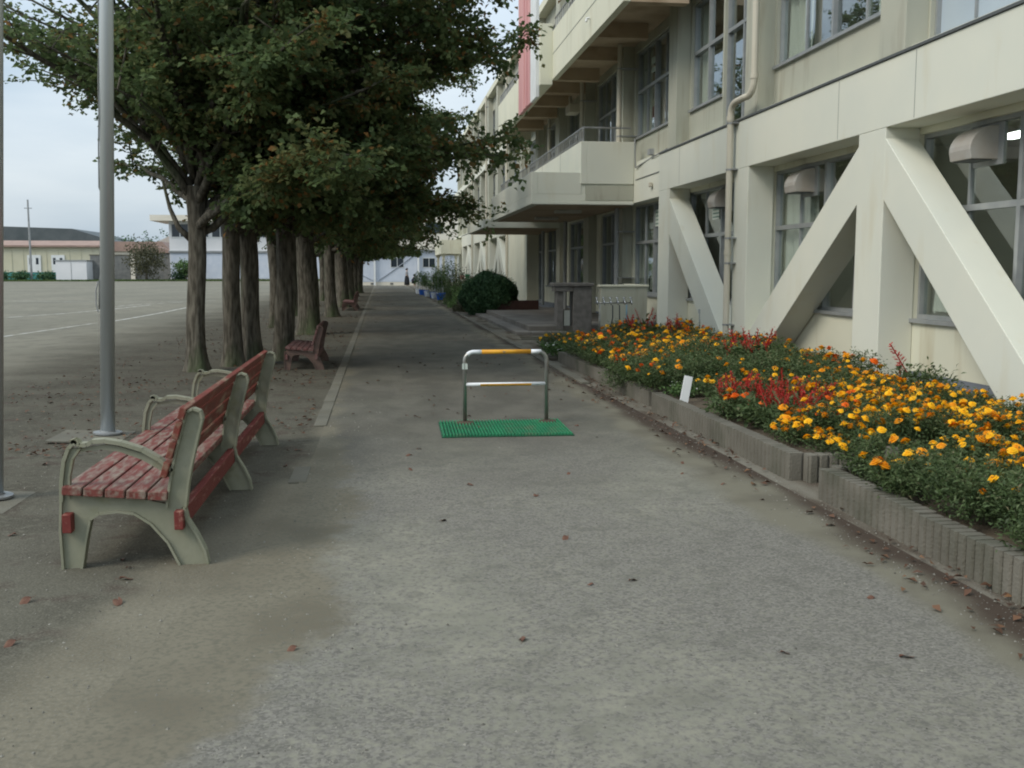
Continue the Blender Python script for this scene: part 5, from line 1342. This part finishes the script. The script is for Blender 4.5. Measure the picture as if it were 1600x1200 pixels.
skin_body('trousers', t_pts, [(0, 1), (1, 2), (2, 3), (0, 4), (4, 5), (5, 6)], M['black_cloth'], P)
b = MB(); b.lathe([(.05, .52), (.10, .60), (.10, .74), (.04, .80)], 10, (.115, 0, 0)); b.build('shirt_front', M['white_paint'], P, smooth=True)
head_parts(P, (.16, 0, 1.02), .225, 0)

# ------------------------------------------------------------------ prefab at the path's end and the hall behind it
pf_ = empty('prefab_classroom', (2.0, 102, 0), 0, 'pale blue single storey prefab classroom closing the far end of the path', 'building')
b = MB(); b.prism([(-7.0, .35), (-7.0, 2.6), (2.0, 3.42), (8.5, 3.0), (8.5, .35)], 'y', 0, 6)
for i in range(52): b.box(-6.95 + i * .3, -6.93 + i * .3, -.012, .001, .36, 2.6)
b.build('wall', M['prefab_blue'], pf_)
b = MB(); b.prism([(-7.3, 2.62), (-7.3, 2.72), (2.0, 3.56), (8.8, 3.14), (8.8, 3.04), (2.0, 3.44)], 'y', -.35, 6.3); b.build('roof', M['alu_dark'], pf_)
b = MB(); b.box(-7.0, 8.5, .02, 6, 0, .348); b.build('foundation', M['far_cream'], pf_)
b = MB(); [b.box(x, x + .3, -.002, .03, .08, .24) for x in (-3.0, -1.1, 2.4)]; b.build('vent', M['flashing'], pf_)
for x in (-2.7, 1.58, 6.0):
    b = MB(); b.box(x, x + .18, -.30, -.12, 0, 3.3 if x < 5 else 3.0); b.build('post', M['white_paint'], pf_)
b = MB(); b.tube([(-2.2, -.05, .5), (1.5, -.05, 3.1)], .04, 6); b.tube([(-6.6, -.05, 2.4), (-2.8, -.05, .5)], .03, 6); b.build('wall_brace', M['brace_grey'], pf_)
for (x0, x1) in ((-1.0, .22), (2.15, 3.3)):
    b = MB(); b.box(x0 - .05, x1 + .05, -.04, -.013, 1.75, 2.7); w_ = b.build('window', M['white_paint'], pf_)
    b = MB(); b.box(x0, (x0 + x1) / 2 - .03, -.05, -.041, 1.8, 2.65); b.box((x0 + x1) / 2 + .03, x1, -.05, -.041, 1.8, 2.65); b.build('pane', M['dark_glass'], w_)
hl = empty('school_hall', (3, 116, 0), 0, 'tall plain cream walled hall rising behind the pale blue prefab', 'building')
b = MB(); b.box(-8, 12, 0, 20, 0, 8.6); b.build('wall', M['far_cream'], hl)
b = MB(); b.box(-8.3, 12.3, -.3, 20.3, 8.602, 9.0); b.build('roof', M['alu_dark'], hl)
for x in (-6, -2, 2, 6):
    b = MB(); b.box(x, x + 2, -.04, -.001, 5.6, 6.8); b.build('window', M['dark_glass'], hl)

# ------------------------------------------------------------------ buildings and plants beyond the field (about 150 m away)
def simple_window(par, x0, x1, z0, z1, y=-.03, m='dark_glass'):
    b = MB(); b.box(x0 - .12, x1 + .12, y - .04, y + .03, z0 - .12, z1 + .12); w_ = b.build('window', M['white_paint'], par)
    b = MB(); b.box(x0, (x0 + x1) / 2 - .06, y - .06, y - .041, z0, z1); b.box((x0 + x1) / 2 + .06, x1, y - .06, y - .041, z0, z1); b.build('pane', M[m], w_)
f1 = empty('club_house', (-47, 152, 0), 0, 'long low cream prefab with red-brown roof and two double white doors, beyond the field', 'building')
b = MB(); b.box(-12, 7.5, 0, 7, 1.2, 4.7); [b.box(-12 + i * 1.55, -11.9 + i * 1.55, -.06, -.001, 1.3, 4.6) for i in range(13)]; b.build('wall', M['prefab_cream'], f1)
b = MB(); b.box(-12, 7.4, -.08, 7, 0, 1.198); b.build('base_band', M['teal'], f1)
b = MB(); b.prism([(-.5, 4.71), (-.5, 4.95), (3.5, 5.7), (7.5, 4.95), (7.5, 4.71)], 'x', -12.3, 7.8); b.build('roof', M['roof_red'], f1)
for x in (-2.0, 1.2):
    b = MB(); b.box(x - .1, x + 1.7, -.12, -.061, 1.2, 3.6); d_ = b.build('door', M['white_paint'], f1)
    b = MB(); [b.box(x + k, x + k + .35, -.14, -.121, 2.3, 3.2) for k in (.15, 1.05)]; b.build('pane', M['dark_glass'], d_)
f2 = empty('dark_roof_hall', (-56, 190, 0), 0, 'large hall with a dark green-grey sloping roof at the left horizon', 'building')
b = MB(); b.box(-20, 9, 0, 20, 0, 6.5); b.build('wall', M['upper_wall'], f2)
b = MB(); b.prism([(-20.6, 6.51), (-14, 9.2), (2.5, 8.7), (9.6, 6.51)], 'y', -.6, 21); b.build('roof', M['roof_dark'], f2)
f3 = empty('storage_shed', (-41.6, 146, 0), 0, 'small white flat-topped storage shed on the far side of the field', 'shed')
b = MB(); b.box(-2, 2, 0, 3, 0, 2.75); b.build('wall', M['far_white'], f3); b = MB(); b.box(-2.1, 2.1, -.12, 3.1, 2.752, 2.86); b.build('roof', M['alu'], f3)
b = MB(); b.box(-.03, .03, -.03, -.001, .1, 2.6); b.build('door', M['alu'], f3)
f4 = empty('block_wall', (-36.5, 149, 0), 0, 'dark concrete block wall right of the white shed across the field', 'wall')
b = MB(); b.box(-3.4, 1.9, 0, .3, 0, 3.5); b.build('wall_body', M['block_wall'], f4)
b = MB(); b.box(-3.5, 2.0, -.05, .35, 3.502, 3.65); b.build('cap', M['kerb'], f4)
f5 = empty('garage', (-32, 151, 0), 0, 'grey garage wall between the dark block wall and the white school annex', 'building')
b = MB(); b.box(-2.4, 2.4, 0, 5, 0, 3.9); b.build('wall', M['block_wall'], f5); b = MB(); b.prism([(-2.7, 3.902), (-2.7, 4.1), (0, 5.0), (2.7, 4.1), (2.7, 3.902)], 'y', -.2, 5.2); b.build('roof', M['roof_red'], f5)
f6 = empty('house', (-33, 185, 0), 0, 'white house with pale gable roof far behind the garage', 'building')
b = MB(); b.box(-7, 4, 0, 8, 0, 5.2); b.build('wall', M['far_white'], f6); b = MB(); b.prism([(-7.5, 5.202), (-1.5, 8.2), (4.5, 5.202)], 'y', -.4, 8.4); b.build('roof', M['hood'], f6)
f8 = empty('house', (-47, 178, 0), 0, 'low house with salmon pink roof right of the thin utility pole', 'building')
b = MB(); b.box(-4, 12, 0, 8, 0, 4.6); b.build('wall', M['far_cream'], f8); b = MB(); b.prism([(-4.5, 4.602), (-3, 6.2), (11, 6.2), (12.5, 4.602)], 'y', -.4, 8.4); b.build('roof', M['roof_red'], f8)
f7 = empty('school_annex', (-21, 150, 0), 0, 'white two storey annex with a flat overhanging roof seen between the tree trunks', 'building')
b = MB(); b.box(-8.4, 14, 0, 9, 0, 8.3); b.build('wall', M['far_white'], f7)
b = MB(); b.box(-10.6, 14.5, -1.6, 9.5, 8.302, 9.1); b.build('roof', M['far_cream'], f7)
b = MB(); b.box(-8.3, 14, -.10, -.001, .3, 3.9); b.build('lower_wall', M['prefab_blue'], f7)
b = MB(); b.box(-8.5, 14.1, -.3, -.002, 3.95, 4.2); b.build('ledge', M['alu_dark'], f7)
for i in range(8): simple_window(f7, -8.0 + i * 2.75, -5.8 + i * 2.75, 6.15, 7.9)
for x in (5.2, 8.6): simple_window(f7, x, x + 2.0, 2.0, 3.5, -.13)
up_ = empty('utility_pole', (-47.4, 148, 0), 0, 'thin tall utility pole against the sky at far left', 'pole')
b = MB(); b.tube([(0, 0, 0), (0, 0, 11)], [.16, .11], 10); b.build('pole', M['alu_dark'], up_)
b = MB(); b.box(-.5, .5, -.05, .05, 9.8, 9.9); b.build('crossarm', M['alu_dark'], up_)
def far_tree(x, y, r, h, m, label, seed, n=1500, L=.5, trunk=True, cat='tree', name='far_tree', zb=.25, grp=None):
    t = empty(name, (x, y, 0), 0, label, cat, grp)
    me = ball_foliage('crown', M[m], r, r, h * (1 - zb), n, L, L * .6, seed, .3, h * (zb + (1 - zb) / 2), .3)
    link_mesh('crown', me, t)
    b = MB(); b.tube([(0, 0, 0), (.1, 0, h * .5), (0, 0, h * .8)], [.05 * r + .05, .04 * r + .03, .03], 8); b.build('trunk', M['bark'], t)
far_tree(-31.6, 145, 2.6, 5.4, 'dull_leaf', 'olive brown half bare tree in front of the garage across the field', 51, 2600, .28, zb=.08)
far_tree(-26.6, 146, 1.6, 2.9, 'pale_leaf', 'bright green small tree in front of the annex', 52, 900, .3, zb=.3)
for i, (x, lb) in enumerate(((-51.3, 'leftmost low dark hedge bush under the cream prefab'), (-48.6, 'second low dark bush under the cream prefab'), (-45.3, 'low dark bush beside the white shed'), (-27.6, 'low dark bush at the corner of the annex'), (-56, 'low dark bush out at the far left of the prefab'))):
    far_tree(x, 147.5, 1.3, 1.3, 'shrub', lb, 60 + i, 700, .28, cat='bush', name='hedge_bush', zb=.02)
for i, (x, h, lb) in enumerate(((-60, 6.5, 'low dark tree mass behind the dark roofed hall'), (-42.8, 6.0, 'distant dark green tree left of the near flagpole line'), (-43.5, 7.2, 'distant bushy tree just right of the flagpole'), (-40.0, 7.6, 'distant bushy tree second right of the flagpole'),
                                (-36.5, 7.3, 'distant bushy tree third right of the flagpole'), (-33.4, 10.0, 'taller distant tree left of the annex roof'), (-30.5, 9.2, 'distant tree touching the annex corner'))):
    far_tree(x * 200 / 170 if i != 5 else -37.5, 200, 2.6, h, 'shrub', lb, 70 + i, 1300, .5, zb=.1, grp='trees on the horizon beyond the field')
# grass strip on the far side of the field
q = np.random.RandomState(5); n = 26000
gx = q.uniform(-62, -3, n); gy = 143 + 6 * q.uniform(0, 1, n) ** .8
C = np.stack([gx, gy, np.full(n, .1)], 1); T = q.normal(size=(n, 3)) * .3 + np.array([0, 0, 1.]); N = q.normal(size=(n, 3)); N[:, 2] *= .2
o = link_mesh('grass', leaf_mesh('grass', C, N, T, .28 * q.uniform(.6, 1.2, n), .14 * q.uniform(.6, 1.2, n), np.clip(q.normal(.5, .2, n), 0, 1), M['grass']))
tag(o, 'strip of short grass along the far side of the field', 'grass', kind='stuff')
